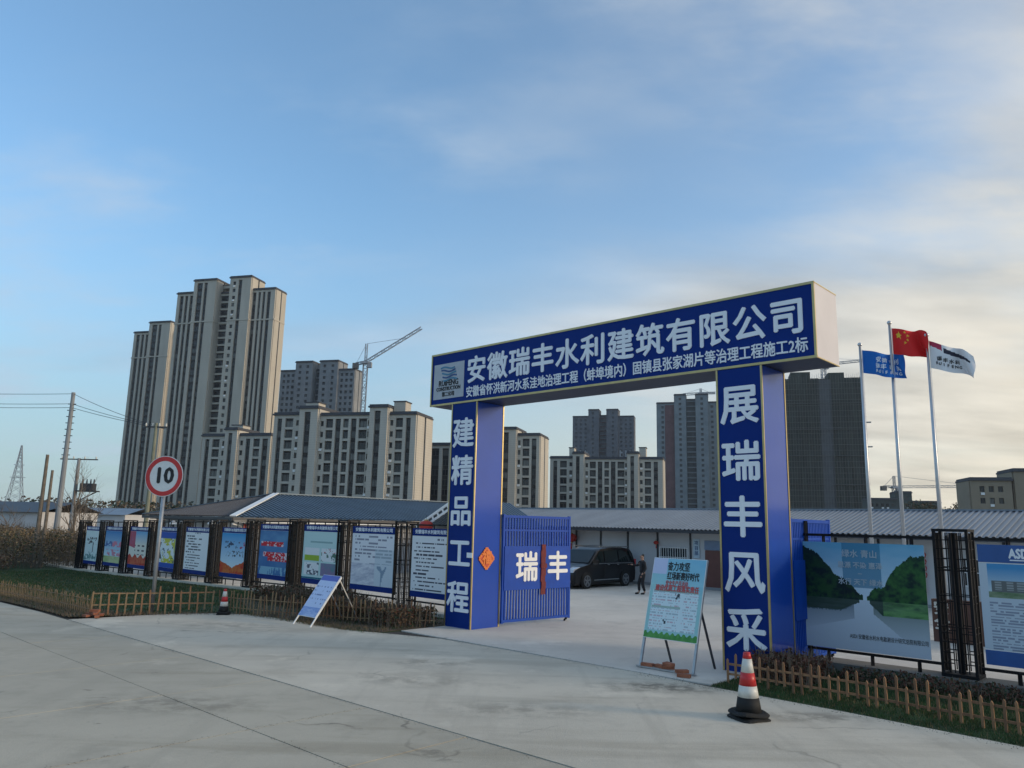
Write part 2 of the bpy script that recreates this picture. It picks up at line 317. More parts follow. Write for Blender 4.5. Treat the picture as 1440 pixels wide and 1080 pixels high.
def printed(name, w, h, fn, nx, ny, parent, loc=(0, 0, 0), rot=None, mname='print_ink', **kw):
    """a flat print: local x right, z up, faces -y; fn(s,t)->rgb with s,t in 0..1 (t up)"""
    me = bpy.data.meshes.new(name); vs = []; cols = []
    for j in range(ny + 1):
        for i in range(nx + 1): vs.append(((i / nx - .5) * w, 0, j / ny * h))
    fs = [(j * (nx + 1) + i, j * (nx + 1) + i + 1, (j + 1) * (nx + 1) + i + 1, (j + 1) * (nx + 1) + i) for j in range(ny) for i in range(nx)]
    me.from_pydata(vs, [], fs); a = me.color_attributes.new('ink', 'FLOAT_COLOR', 'CORNER')
    buf = []
    for j in range(ny):
        for i in range(nx):
            c = fn((i + .5) / nx, (j + .5) / ny); buf += [min(.85, k * 1.22) for k in c] + [1]; buf += buf[-4:] * 3
    a.data.foreach_set('color', buf); me.materials.append(mat_vc(mname)); me.update()
    return link(name, me, parent, loc, 0, None, rot, **kw)
def clamp(x, a=0., b=1.): return max(a, min(b, x))
def mixc(a, b, t): t = clamp(t); return tuple(x + (y - x) * t for x, y in zip(a, b))
def hsh(i, j): return (sin(i * 127.1 + j * 311.7) * 43758.5453) % 1.
def vn(x, y):
    i, j = math.floor(x), math.floor(y); fx, fy = x - i, y - j; fx = fx * fx * (3 - 2 * fx); fy = fy * fy * (3 - 2 * fy)
    return (hsh(i, j) * (1 - fx) + hsh(i + 1, j) * fx) * (1 - fy) + (hsh(i, j + 1) * (1 - fx) + hsh(i + 1, j + 1) * fx) * fy
def fbm(x, y): return vn(x, y) * .5 + vn(x * 2.1, y * 2.1) * .3 + vn(x * 4.3, y * 4.3) * .2
# ------------------------------------------------------------------ ground
def sheet(name, pts, z, m, thick=0, parent=None, kind='structure', **kw):
    """polygon given in (u,v), following the slight fall of the ground"""
    bm = bmesh.new(); f = bm.faces.new([bm.verts.new((p[0], p[1], 0)) for p in pts])
    for uc in (-9, -31):
        bmesh.ops.bisect_plane(bm, geom=bm.verts[:] + bm.edges[:] + bm.faces[:], plane_co=(uc, 0, 0), plane_no=(1, 0, 0))
    bmesh.ops.recalc_face_normals(bm, faces=bm.faces)
    if sum(f.normal.z for f in bm.faces) < 0: bmesh.ops.reverse_faces(bm, faces=bm.faces)
    if thick:
        r = bmesh.ops.extrude_face_region(bm, geom=bm.faces[:]); 
        for e in r['geom']:
            if isinstance(e, bmesh.types.BMVert): e.co.z = 1
        bmesh.ops.recalc_face_normals(bm, faces=bm.faces)
    for v in bm.verts:
        zz = gz(v.co.x) + z - (thick if (thick and v.co.z < .5) else 0); w = W(v.co.x, v.co.y, zz); v.co = w
    me = bpy.data.meshes.new(name); bm.to_mesh(me); bm.free(); me.materials.append(m)
    if parent is None: kw['kind'] = kind
    return link(name, me, parent, **kw)
mb = MB(); mb.add([(-2500, -60, -.42), (2500, -60, -.42), (2500, 4000, -.42), (-2500, 4000, -.42)], [(0, 1, 2, 3)]); struct('terrain', mb, M_field)
sheet('earth', [(-120, -40), (60, -40), (60, 60), (-120, 60)], -.075, M_soil)
road = link('road', None, kind='structure')
us = [-70, -60, -50, -40, -32, -26, -20, -15, -10.5, -6.9, -3.2, .3, 3.35, 6.02, 8.15, 11.2, 14.6, 18.5, 23, 28]
rows = [(-7.0, -8.84), (-8.84, -12.2), (-12.2, -16.0), (-16, -20.5)]
for ri, (v1, v0) in enumerate(rows):
    for i in range(len(us) - 1):
        g = .009; sk = .0
        j = lambda k: random.uniform(-.006, .006)
        a, b = us[i] + g, us[i + 1] - g
        if v1 == -7.0 and a < -7: pass
        sheet('slab', [(a, v0 + g), (b, v0 + g), (b, v1 - g), (a, v1 - g)], random.uniform(-.004, .0), M_road, .06, road)
ap = [(-6.75, -6.98), (60, -6.98), (60, -2.05), (13.4, -1.98), (11, -1.78), (8.75, -1.68), (7.1, -1.56), (1.64, -1.62), (-1.05, -2.5), (-3.7, -2.6), (-5.0, -2.75), (-5.9, -3.4), (-6.5, -4.6)]
sheet('driveway_apron', ap, .002, M_apron, .06)
sheet('yard_pavement', [(.0, -1.46), (8.6, -1.50), (8.6, 1.75), (30, 1.75), (30, 45), (-40, 45), (-40, 1.9), (0, 1.75)], .0, M_yard, .06)
sheet('drain_strip', [(-1.2, -2.46), (1.6, -1.58), (7.1, -1.53), (8.6, -1.62), (8.6, -1.47), (0, -1.43), (-.2, -1.7)], -.022, M_joint, .02)
sheet('lawn_ground', [(-60, -6.72), (-7.6, -6.72), (-6.9, -5.0), (-6.3, -3.6), (-5.2, -2.95), (-1.2, -2.7), (-.05, -2.3), (-.05, 1.85), (-60, 1.85)], -.012, M_lawn, .02)
sheet('verge_ground', [(8.64, -1.62), (11, -1.74), (13.4, -1.94), (60, -2.0), (60, 1.55), (8.64, 1.55)], -.004, M_lawn, .02)
sheet('soil_bed', [(-9.5, -.9), (-5.2, -2.6), (-1.0, -2.3), (-.1, -2.0), (-.1, .9), (-9.5, .9)], .002, M_soil, .01)
# kerb plinths under the fences
kb = MB()
for u in [x * 1.0 for x in range(-46, 0, 2)]:
    kb.hexa([W(u, 1.15, gz(u)- .05), W(min(u + 1.99, -.03), 1.15, gz(u + 2) - .05), W(min(u + 1.99, -.03), 1.5, gz(u + 2) - .05), W(u, 1.5, gz(u) - .05),
             W(u, 1.15, gz(u) + .09), W(min(u + 1.99, -.03), 1.15, gz(u + 2) + .09), W(min(u + 1.99, -.03), 1.5, gz(u + 2) + .09), W(u, 1.5, gz(u) + .09)])
struct('left_kerb', kb, M_apron)
kb = MB()
for u in range(9, 40, 3): kb.hexa([W(u + .1, 1.55, -.05), W(u + 3.08, 1.55, -.05), W(u + 3.08, 2.2, -.05), W(u + .1, 2.2, -.05), W(u + .1, 1.55, .17), W(u + 3.08, 1.55, .17), W(u + 3.08, 2.2, .17), W(u + .1, 2.2, .17)])
struct('right_kerb', kb, mat_concrete('kerb_concrete', (.20, .19, .17), .6))
# ------------------------------------------------------------------ gate arch
arch = thing('gate_arch', 'big blue site entrance arch with gold edging and white Chinese letters', 'gateway', W(0, 0), GA)
D_ = 1.02
for x0, chars, hgt in ((0.0, '建精品工程', [5.05, 4.03, 2.95, 1.85, .72]), (8.06, '展瑞丰风采', [5.12, 3.98, 2.88, 1.82, .75])):
    c = MB().box(x0, x0 + 1.0, 0.0, D_, 0, 5.93).build('column', M_blue, arch)
    MB().box(x0 + .035, x0 + .965, -.012, 0.003, .02, 5.925).build('column_face', M_navy, c)
    for xx in (x0 - .004, x0 + .964): MB().box(xx, xx + .04, -.024, .004, 0, 5.928).build('gold_edging', M_gold, c)
    MB().box(x0 + .99, x0 + 1.012, D_ - .03, D_ + .012, 0, 5.93).build('gold_edging', M_gold, c)
    for ch, z in zip(chars, hgt): text('letter', ch, .86, M_letter, c, (x0 + .5, -.018, z), .012, .018, sy=.98)
beam = MB().box(-.92, 10.16, -.0, 1.12, 5.945, 7.43).build('beam', [M_under], arch)
MB().box(-.90, 10.14, -.014, .003, 5.96, 7.415).build('beam_face', M_navy, beam)
MB().box(10.155, 10.17, .01, 1.11, 5.96, 7.42).build('end_panel', M_silver, beam)
MB().box(-.93, -.915, .01, 1.11, 5.96, 7.42).build('end_panel', M_silver, beam)
for z in (5.935, 7.40): MB().box(-.93, 10.175, -.03, .006, z, z + .05).build('gold_edging', M_gold, beam)
for x in (-.93, 10.13): MB().box(x, x + .045, -.034, .004, 5.94, 7.448).build('gold_edging', M_gold, beam)
for z in (5.94, 7.42): MB().box(10.150, 10.176, .007, 1.12, z, z + .02).build('gold_edging', M_gold, beam)
lp = MB().box(-.80, .44, -.024, -.010, 6.12, 7.13).build('logo_plate', mat('logo_plate_grey', (.42, .44, .48), .5), beam)
for k in range(5):
    w = MB()
    pts = []
    for i in range(9): t = i / 8; pts.append((-.52 + t * .58 + .03 * k, -.030, 7.0 - k * .085 + .03 * sin(t * 6 + k)))
    for a, b in zip(pts[:-1], pts[1:]): w.bar(a, b, .012, .045)
    w.build('logo_wave', mat('logo_blue_%d' % (k % 2), ((.05, .20, .33), (.02, .07, .22))[k % 2], .4), lp)
text('lettering', 'RUIFENG', .23, M_inkblack, lp, (-.18, -.027, 6.56), .006, .006, fit=.80)
text('lettering', 'CONSTRUCTION', .15, M_inkblack, lp, (-.18, -.027, 6.40), .006, .003, fit=.98)
text('lettering', '第二公司', .14, M_inkblack, lp, (-.18, -.027, 6.24), .006, .003, fit=.5)
t1 = '安徽瑞丰水利建筑有限公司'
for i, ch in enumerate(t1): text('letter', ch, .76, M_letter, beam, (.93 + i * (9.62 - .93) / 11, -.020, 6.77), .012, .017, sy=1.02)
text('lettering', '安徽省怀洪新河水系洼地治理工程（蚌埠境内）固镇县张家湖片等治理工程施工2标', .32, M_letter, beam, (5.28, -.020, 6.20), .008, .005, fit=9.45)
# ornament on the left column's inner side
orn = thing('fu_ornament', 'orange diamond fu ornament stuck on the left column side', 'ornament', W(1.012, .48, 1.78), GA)
d = MB(); R_ = .28
d.hexa([(0, 0, -R_), (0, R_, 0), (.015, R_, 0), (.015, 0, -R_), (0, -R_, 0), (0, 0, R_), (.015, 0, R_), (.015, -R_, 0)]) if False else d.add([(.0, 0, -R_), (.0, R_, 0), (.0, 0, R_), (.0, -R_, 0), (.015, 0, -R_), (.015, R_, 0), (.015, 0, R_), (.015, -R_, 0)], [(0, 1, 2, 3), (7, 6, 5, 4), (0, 4, 5, 1), (1, 5, 6, 2), (2, 6, 7, 3), (3, 7, 4, 0)])
plate = d.build('plate', mat('ornament_red', (.50, .05, .02), .5), orn)
sc = MB()
for q in range(4):
    a0 = [(0, -R_), (R_, 0), (0, R_), (-R_, 0)][q]; a1 = [(0, -R_), (R_, 0), (0, R_), (-R_, 0)][(q + 1) % 4]
    for i in range(6):
        t = (i + .5) / 6; y, z = a0[0] + (a1[0] - a0[0]) * t, a0[1] + (a1[1] - a0[1]) * t
        sc.tube([(.0, y, z), (.02, y, z)], .035, 7)
sc.build('scalloped_edge', M_orange, orn)
text('lettering', '福', .36, M_orange, orn, (.024, 0, 0), .006, .012, rot=(pi / 2, 0, pi / 2))
# small latch plate on the left column
tag_ = MB().box(.80, 1.0, -.04, -.026, 1.80, 1.93).build('latch_plate', M_letter, arch)
# ------------------------------------------------------------------ gate leaves
def gate_leaf(label, hinge, ang, L, letters, flip=1):
    g = thing('gate_leaf', label, 'gate', hinge, ang, 'sliding barred gate leaves of the entrance')
    top = lambda x: 2.93 + .0 * x
    MB().box(0, L, -.03, .03, 2.86, 2.93).build('top_rail', M_bgate, g)
    MB().box(0, L, -.03, .03, .10, .17).build('bottom_rail', M_bgate, g)
    MB().box(0, .07, -.035, .035, .08, 2.95).build('end_post', M_bgate, g)
    MB().box(L - .07, L, -.035, .035, .08, 2.95).build('end_post', M_bgate, g)
    MB().box(.07, L - .07, -.022, .022, 2.50, 2.55).build('middle_rail', M_bgate, g)
    n = 24; bar = MB().box(-.026, .026, -.018, .018, .17, 2.86).mesh('bar', M_bgate)
    for i in range(n): link('bar', bar, g, (.07 + (i + .7) * (L - .14) / n, 0, 0))
    p = MB().box(.05, L - .03, -.058, -.032, .93, 2.10).build('sign_board', M_bgate, g)
    if letters:
        text('letter', letters[0], .86, M_white, p, (L * .33, -.062, 1.49), .01, .02, sy=.98)
        text('letter', letters[1], .86, M_white, p, (L * .79, -.062, 1.49), .01, .02, sy=.98)
    ft = MB().bar((L - .13, 0, .1), (L - .13, 0, .04), .05)
    ft.tube([(L - .19, 0, .03), (L - .05, .12, .03)], .03, 6); ft.build('foot', M_black, g)
    return g
A1 = math.atan2(3.7 - 1.0, 1.3 - 1.05) + GA
gl = gate_leaf('open blue barred gate leaf beside left column, signboard with two white characters', W(1.05, 1.04, 0), A1, 2.62, '瑞丰')
rb = thing('red_ribbon', 'dark red ribbon tied down the middle of the gate signboard', 'ribbon', W(1.05, 1.04, 0), A1)
r_ = MB()
for k in range(8): r_.box(1.40 + .015 * sin(k * 2), 1.57 + .015 * sin(k * 2.3), -.085 - .008 * (k % 2), -.064, .78 + k * .17, .955 + k * .17)
r_.build('cloth', mat('ribbon_red', (.14, .008, .011), .7, 0, .3, 20), rb); MB().box(1.38, 1.6, -.11, -.066, 1.5, 1.62).build('knot', mat('ribbon_red', (0, 0, 0)), rb)
gate_leaf('open blue barred gate leaf behind right column, half hidden by the mountain poster', W(9.02, 1.06, 0), radians(92) + GA, 2.3, None)
# ------------------------------------------------------------------ fence with lattice posts
def lattice_post_mesh(h=2.62, w=.54, dpt=.44):
    parts = {}
    m = MB()
    for x in (0, w):
        for y in (0, dpt): m.box(x - .025, x + .025, y - .025, y + .025, 0, h)
    for z in (h, .06): m.box(-.03, w + .03, -.03, dpt + .03, z - .03, z + .02)
    parts['post_frame'] = m
    def panel(fix, horizontal):
        q = MB()
        def seg(a0, z0, a1, z1, t=.022):
            if horizontal: p, r = (a0, fix, z0), (a1, fix, z1)
            else: p, r = (fix, a0, z0), (fix, a1, z1)
            q.bar(p, r, t * .8, t * .8)
        S_ = w if horizontal else dpt
        for i in (.22, .36, .64, .78): seg(S_ * i, .1, S_ * i, h - .05)
        for zz in (h * .93, h * .87, h * .80, h * .74, h * .5, h * .3, h * .24, h * .17, h * .10): seg(.02, zz, S_ * .36, zz); seg(S_ * .64, zz, S_ - .02, zz)
        for zz in (h * .72, h * .34, h * .55): seg(.02, zz, S_ - .02, zz)
        seg(S_ * .5, .1, S_ * .5, h - .05, .05)
        return q
    parts['lattice_panel'] = [panel(0, True), panel(dpt, True), panel(0, False), panel(w, False)]
    parts['core'] = MB().box(w * .42, w * .58, dpt * .45, dpt * .55, .05, h - .05)
    return parts
LP = lattice_post_mesh(); LPm = {'post_frame': [LP['post_frame'].mesh('post_frame', M_black)], 'lattice_panel': [p.mesh('lattice_panel', M_black) for p in LP['lattice_panel']], 'core': [LP['core'].mesh('core', M_black)]}
def lattice_post(u, v, z, label):
    t = thing('lattice_post', label, 'fence post', W(u, v, z), GA, 'black lattice posts between the fence boards')
    for k, ms in LPm.items():
        for me in ms: link(k, me, t)
ordn = ['first', 'second', 'third', 'fourth', 'fifth', 'sixth', 'seventh', 'eighth', 'ninth', 'tenth', 'eleventh']
NB = 10
posts = [-3.45 - 3.1 * k for k in range(NB)]
adjoin = ['the text board and the plan board nearest the gate', 'the plan board and the pale green board', 'the pale green board and the red slogan poster',
          'the red slogan poster and the red flower poster', 'the red flower poster and the text board', 'the text notice board and the yellow leaf poster',
          'the yellow leaf poster and the red crowd poster', 'the red crowd poster and the sky and meadow poster', 'the sky and meadow poster and the ink painting poster', 'the ink painting poster and the far left end of the fence']
for k, u in enumerate(posts): lattice_post(u - .27, 1.2, gz(u) + .06, 'black lattice post between ' + adjoin[k])
lattice_post(11.50, 1.72, .15, 'black lattice fence post between the mountain poster and the building board at the right')
# rails
fr = thing('fence_rails', 'long black metal fence rails carrying the row of notice boards left of the gate', 'fence', (0, 0, 0))
edges = [-.1] + posts
for k in range(NB):
    u1, u0 = edges[k] - (0.27 if k else 0), edges[k + 1] + .27
    for z in (2.60, .33): MB().bar(W(u0, 1.3, gz(u0) + z), W(u1, 1.3, gz(u1) + z), .045).build('rail', M_black, fr)
    for j in range(4):
        uu = u0 + (u1 - u0) * (j + .5) / 4
        for za, zb in ((2.60, 2.35), (.33, .10)): MB().bar(W(uu, 1.3, gz(uu) + za), W(uu, 1.3, gz(uu) + zb), .03).build('stub', M_black, fr)
fr2 = thing('fence_rails', 'black metal fence rails right of the gate holding the mountain poster', 'fence', (0, 0, 0))
for a, b in ((9.0, 11.5), (12.1, 15.5), (15.5, 20)):
    for z in (2.62, .37): MB().bar(W(a, 1.8, z), W(b, 1.8, z), .05).build('rail', M_black, fr2)
    for j in range(3):
        uu = a + (b - a) * (j + .5) / 3
        for za, zb in ((2.62, 2.45), (.37, .15)): MB().bar(W(uu, 1.8, za), W(uu, 1.8, zb), .05).build('stub', M_black, fr2)
MB().bar(W(9.06, 1.8, .0), W(9.06, 1.8, 2.9), .06).build('end_post', M_black, fr2)
# ------------------------------------------------------------------ notice boards
def art_ink(s, t):
    c = mixc((.64, .68, .68), (.46, .60, .58), fbm(s * 4, t * 5))
    if .55 < t < .78 and .15 < s < .85 and fbm(s * 14, t * 16 + 3) > .56: c = (.05, .05, .06)
    if abs(s - .62) < .03 and .3 < t < .62: c = (.08, .08, .09)
    if t < .3 and fbm(s * 9 + 3, t * 10) > .6: c = (.10, .22, .22)
    return c
def art_meadow(s, t):
    c = mixc((.45, .60, .66), (.015, .17, .42), (t - .25) / .75)
    if .5 < t < .68 and fbm(s * 9, t * 12) > .52: c = (.55, .18, .25) if s > .45 else (.05, .12, .30)
    if .22 < t < .42 and fbm(s * 10 + 3, t * 14) > .5: c = (.50, .20, .26)
    if t < .2: c = mixc((.10, .25, .05), (.60, .60, .35), fbm(s * 5, t * 12))
    return c
def art_crowd(s, t):
    c = mixc((.62, .60, .52), (.10, .32, .55), (t - .6) / .4)
    if s < .3 and t > .55 - s * .2: c = mixc((.45, .03, .03), (.30, .10, .20), fbm(s * 9, t * 9))
    if .3 < t < .65 and s > .3 and (int(s * 9) % 2 == 0) and (int(t * 22) % 3 == 0): c = (.06, .05, .06)
    if t < .26 + .05 * sin(s * 22): c = mixc((.38, .02, .015), (.60, .25, .10), max(0, fbm(s * 12, t * 10) - .35))
    return c
def art_leaf(s, t):
    if t > .82 or t < .13: return (.012, .07, .35)
    if s > .90 or s < .03: return (.03, .16, .45)
    c = (.66, .72, .78)
    if s > .3 and fbm(s * 9, t * 9) > .52: c = (.48, .46, .05)
    if abs(s - .2 - .05 * sin(t * 9)) < .05 and .25 < t < .7: c = (.03, .05, .04)
    if fbm(s * 14 + 9, t * 12) > .72: c = (.04, .07, .10)
    return c
def art_flower(s, t):
    c = mixc((.55, .66, .72), (.02, .25, .52), (t - .2) / .8)
    if .62 < t < .80 and .15 < s < .9 and fbm(s * 16, t * 18) > .56: c = (.35, .04, .10) if s > .7 else (.03, .05, .10)
    if .42 < t < .56 and .2 < s < .85 and fbm(s * 16 + 3, t * 18) > .54: c = (.04, .05, .08)
    if t < .1 + .22 * abs(s - .45) * 1.6 + .07 * fbm(s * 10, 1): c = mixc((.45, .015, .01), (.60, .30, .05), max(0, fbm(s * 12, t * 12) - .3))
    return c
def art_slogan(s, t):
    c = mixc((.02, .09, .28), (.12, .28, .45), fbm(s * 3, t * 4) * (1.2 - abs(t - .85)))
    for t0, s0, s1 in ((.70, .05, .80), (.46, .15, 1.), (.37, .3, 1.)):
        if abs(t - t0) < .055 and s0 < s < s1: c = (.62, .55, .58) if fbm(s * 22, t * 24) > .56 else (.55, .015, .03)
    if t < .18 and fbm(s * 14, t * 4) > .5: c = (.20, .38, .50)
    return c
def art_green(s, t):
    c = (.48, .62, .60)
    for (a0, a1, b0, b1, col) in ((.06, .46, .38, .66, 0), (.52, .92, .38, .66, 1), (.06, .46, .08, .34, 2), (.52, .92, .08, .34, 3)):
        if a0 < s < a1 and b0 < t < b1:
            c = (.76, .78, .76)
            if col == 0 and t < .50: c = (.30, .42, .04)
            if col == 1 and fbm(s * 16, t * 12) > .6: c = (.40, .10, .12) if t > .56 else (.08, .16, .12)
            if col == 2 and fbm(s * 12, t * 12) > .58: c = (.10, .11, .14)
            if col == 3: c = mixc((.05, .25, .25), (.30, .14, .30), fbm(s * 12, t * 9))
    if .76 < t < .80 and .2 < s < .8: c = (.25, .38, .38)
    if t < .03: c = (.02, .14, .20)
    return c
def art_plan(s, t):
    c = (.68, .67, .70)
    r = int(t * 30); cl = int(s * 5)
    if t > .42 and r % 2 == 0 and hsh(r, cl) > .35 and .08 < s < .92 and fbm(s * 20, r) > .35: c = (.25, .25, .30)
    if t < .42 and s < .55: c = mixc(c, (.36, .37, .45), fbm(s * 8 + t * 9, t * 22 - s * 8) * 1.5 - .3)
    if t < .38 and s > .5 and abs((s - .72) * 2 - (t - .18) * sin(s * 18)) < .05: c = (.05, .09, .20)
    if s > .55 and t < .7: c = mixc(c, (.40, .50, .55), .5)
    return c
def art_text(seed, head=.9, ind=0):
    def f(s, t):
        c = (.76, .75, .77)
        if t > head:
            return (.12, .12, .15) if (abs(s - .5 - ind) < .10 and abs(t - (head + .05)) < .016 and fbm(s * 50, t) > .4) else c
        n = 13; row = t / head * n; i = int(row); ln = .35 + .6 * hsh(i, seed)
        if .36 < row - i < .74 and .06 + .05 * (i % 2) < s < ln and vn(s * 46, i * 7 + seed) > .25: c = (.07, .075, .095)
        return c
    return f
boards = [  # from the gate outwards
    (-1.97, 1.96, art_text(3, .9, .15), 'white text notice board with blue header half hidden by the left gate column', 'board', '一 工程概况'),
    (-4.9, 2.28, art_plan, 'grey plan notice board with a small map, second board from the gate', 'board', '施工现场平面布置图'),
    (-7.86, 2.24, art_green, 'pale green notice board with four picture boxes, one lime green', 'board', '文明施工'),
    (-10.97, 2.14, art_slogan, 'dark blue poster board with red slogans in two lines', 'board', '宣传栏'),
    (-14.02, 2.14, art_flower, 'sky blue poster board with red flowers along its bottom', 'board', '党建'),
    (-17.28, 2.28, art_text(9, .93), 'white notice board of black text lines behind the speed limit sign', 'board', '制度'),
    (-20.28, 2.2, art_leaf, 'blue bordered poster board with yellow leaves beside the speed sign pole', 'board', '工程建设'),
    (-23.4, 2.3, art_crowd, 'poster board with a red crowd along its bottom, third from the left', 'board', '廉政'),
    (-26.6, 2.26, art_meadow, 'poster board with blue sky over a green meadow, second from the left', 'board', '安全'),
    (-29.6, 1.9, art_ink, 'grey ink painting poster board at the far left end of the fence', 'board', '清廉')]
for k, (u, w, fn, lab, cat, hd) in enumerate(boards):
    z0 = gz(u) + (.47 if k < 4 else .40); hh = 2.50 - .47 - (.06 if k > 3 else 0)
    b = thing('notice_board', lab, cat, W(u, 1.245, z0), GA, 'notice boards hung along the left fence')
    MB().box(-w / 2, w / 2, 0, .03, 0, hh).build('panel', M_white, b)
    printed('poster', w, hh * .80, fn, 56, 84, b, (0, -.006, hh * .085))
    MB().box(-w / 2, w / 2, -.010, -.001, hh * .89, hh).build('header_strip', M_navy, b)
    MB().box(-w / 2, w / 2, -.010, -.001, 0, hh * .083).build('footer_strip', M_navy, b)
    text('lettering', '安徽瑞丰水利建筑有限公司', .13, M_letter, b, (0, -.013, hh * .945), .002, .004, fit=w * .86)
    for x in (-w / 2 - .03, w / 2): MB().box(x, x + .03, -.005, .04, -.03, hh + .03).build('side_frame', M_black, b)
# mountain poster
def art_mountain(s, t):
    # t up; water line about .42
    hz_ = .47
    sky = mixc((.50, .62, .70), (.12, .34, .50), (t - .5) * 2 + .45 * (fbm(s * 3, t * 7) - .5))
    def seg(pts, x):
        for (a, b), (c, d) in zip(pts[:-1], pts[1:]):
            if a <= x <= c: return b + (d - b) * (x - a) / (c - a)
        return 0
    jag = .03 * (fbm(s * 26, 1) - .5) + .014 * hsh(int(s * 120), 4)
    yl = seg(((0, .96), (.13, .87), (.22, .77), (.27, .68), (.34, .655), (.41, .59), (.50, .495)), s) + jag
    yr = seg(((.53, .495), (.6, .585), (.68, .60), (.73, .72), (.8, .81), (.89, .885), (1.0, .89)), s) + jag
    if t > hz_:
        c = sky
        if .34 < s < .66 and t > .58: c = mixc(c, (.03, .16, .27), .75)
        if t < yl: c = mixc((.003, .014, .020), (.016, .060, .022), clamp((fbm(s * 18, t * 18) - .32) * 3.2) * clamp(1.9 - t * 1.7))
        if t < yr: c = mixc((.004, .020, .020), (.030, .105, .030), clamp((fbm(s * 17 + 3, t * 17) - .30) * 2.6) * clamp(1.5 - (t - .5) * 1.6))
        return c
    dpt = hz_ - t
    c = mixc((.48, .56, .63), (.40, .44, .50), dpt * 2)
    if s < .47 and dpt < .015 + .09 * clamp((.47 - s) / .16) + .015 * hsh(int(s * 90), 2): c = mixc((.008, .03, .02), (.02, .05, .03), fbm(s * 20, t * 20))
    if s > .55 and dpt < .13 * clamp((s - .53) / .12): c = mixc((.01, .05, .015), (.09, .24, .06), clamp(fbm(s * 14, t * 40) * 1.6 - .3 + dpt * 3)) if s > .66 else (.006, .03, .012)
    bank = (s < .47 and dpt < .015 + .09 * clamp((.47 - s) / .16)) or (s > .55 and dpt < .13 * clamp((s - .53) / .12))
    if s < .42 and dpt < .30 - .3 * s and not bank: c = mixc((.10, .14, .17), c, dpt * 3.2)
    if s > .58 and dpt < .12 + (s - .58) * .9 and not bank: c = mixc((.06, .10, .07), c, dpt * 2.6)
    return mixc(c, (.35, .40, .45), .15 * fbm(s * 5, t * 25))
mp_ = thing('poster_banner', 'mountain lake poster with dark green hills hung right of the gate', 'poster', W(10.17, 1.70, .42), GA)
MB().box(-1.15, 1.15, .004, .014, 0, 2.06).build('sheet', M_white, mp_)
printed('poster', 2.30, 2.06, art_mountain, 190, 170, mp_, (0, 0, 0))
for i, (tx, zz, sz) in enumerate((('绿水 青山', 1.84, .16), ('思源 不染 惠泽', 1.62, .13), ('一', 1.46, .08), ('水行 天下 绿水', 1.30, .13))): text('lettering', tx, sz, mat('ink_pale', (.42, .50, .56), .5), mp_, (-.03, -.006, zz), .001, .003)
text('lettering', 'ASDI 安徽省水利水电勘测设计研究总院有限公司', .10, M_inkblack, mp_, (.42, -.006, .27), .001, 0, fit=1.4)
# building board at the right
def art_building(s, t):
    c = (.44, .50, .56)
    if .06 < s and t > .60:
        c = mixc((.42, .52, .58), (.06, .24, .46), (t - .70) * 4)
        if .66 < t < .80 and .08 < s < .92: c = (.12, .13, .13) if (int(t * 70) % 2 and True) or int(s * 40) % 3 == 0 else (.26, .28, .28)
        if t < .67: c = mixc((.05, .12, .04), (.30, .34, .25), fbm(s * 14, t * 20))
        return c
    if t < .56 and int(t * 60) % 2 == 0 and .06 < s < .94 and vn(s * 60, int(t * 60) * 3) > .3: c = (.22, .25, .32)
    return c
bb = thing('notice_board', 'blue headed company board with a photo of an office block at right edge', 'board', W(13.35, 1.70, .47), GA)
MB().box(-1.15, 1.15, .0, .03, 0, 2.06).build('panel', M_white, bb)
printed('poster', 2.3, 2.06 * .71, art_building, 90, 100, bb, (0, -.006, 2.06 * .13))
MB().box(-1.15, 1.15, -.010, -.001, 2.06 * .85, 2.06).build('header_strip', mat('header_blue', (.02, .09, .30), .4), bb)
MB().box(-1.15, 1.15, -.010, -.001, 0, 2.06 * .12).build('footer_strip', mat('header_blue', (0, 0, 0)), bb)
text('lettering', 'ASDI', .22, M_letter, bb, (-.50, -.014, 1.905), .002, .012, fit=.34)
text('lettering', '安徽省水利水电勘测设计', .15, M_letter, bb, (-.24, -.014, 1.90), .002, .003, align='LEFT')
MB().box(-.66, -.34, -.014, -.011, 1.79, 1.81).build('logo_bar', M_letter, bb)
# ------------------------------------------------------------------ speed limit sign
sp = thing('speed_limit_sign', 'round red and white speed limit sign reading 10 on a grey pole in the lawn', 'road sign', (-9.97, 22.42, 0), radians(-8))
MB().tube([(0, .0, -.1), (0, 0, 2.0), (0, 0, 3.95)], .055, 12).build('pole', M_gsteel, sp, smooth=True)
disc = MB().tube([(0, -.075, 3.82), (0, -.06, 3.82)], .585, 40).build('sign_plate', M_signwhite, sp)
ring = MB()
for k in range(48):
    a, b = 2 * pi * k / 48, 2 * pi * (k + 1) / 48
    def q(r, t, y): return (r * cos(t), y, 3.82 + r * sin(t))
    ring.hexa([q(.44, a, -.082), q(.565, a, -.082), q(.565, b, -.082), q(.44, b, -.082), q(.44, a, -.0755), q(.565, a, -.0755), q(.565, b, -.0755), q(.44, b, -.0755)])
ring.build('red_ring', M_signred, disc)
text('lettering', '10', .62, M_inkblack, disc, (0, -.083, 3.82), .003, .022, fit=.52)
MB().box(-.3, .3, -.055, -.03, 3.97, 4.01).build('bracket', M_gsteel, sp); MB().box(-.3, .3, -.055, -.03, 3.62, 3.66).build('bracket', M_gsteel, sp)
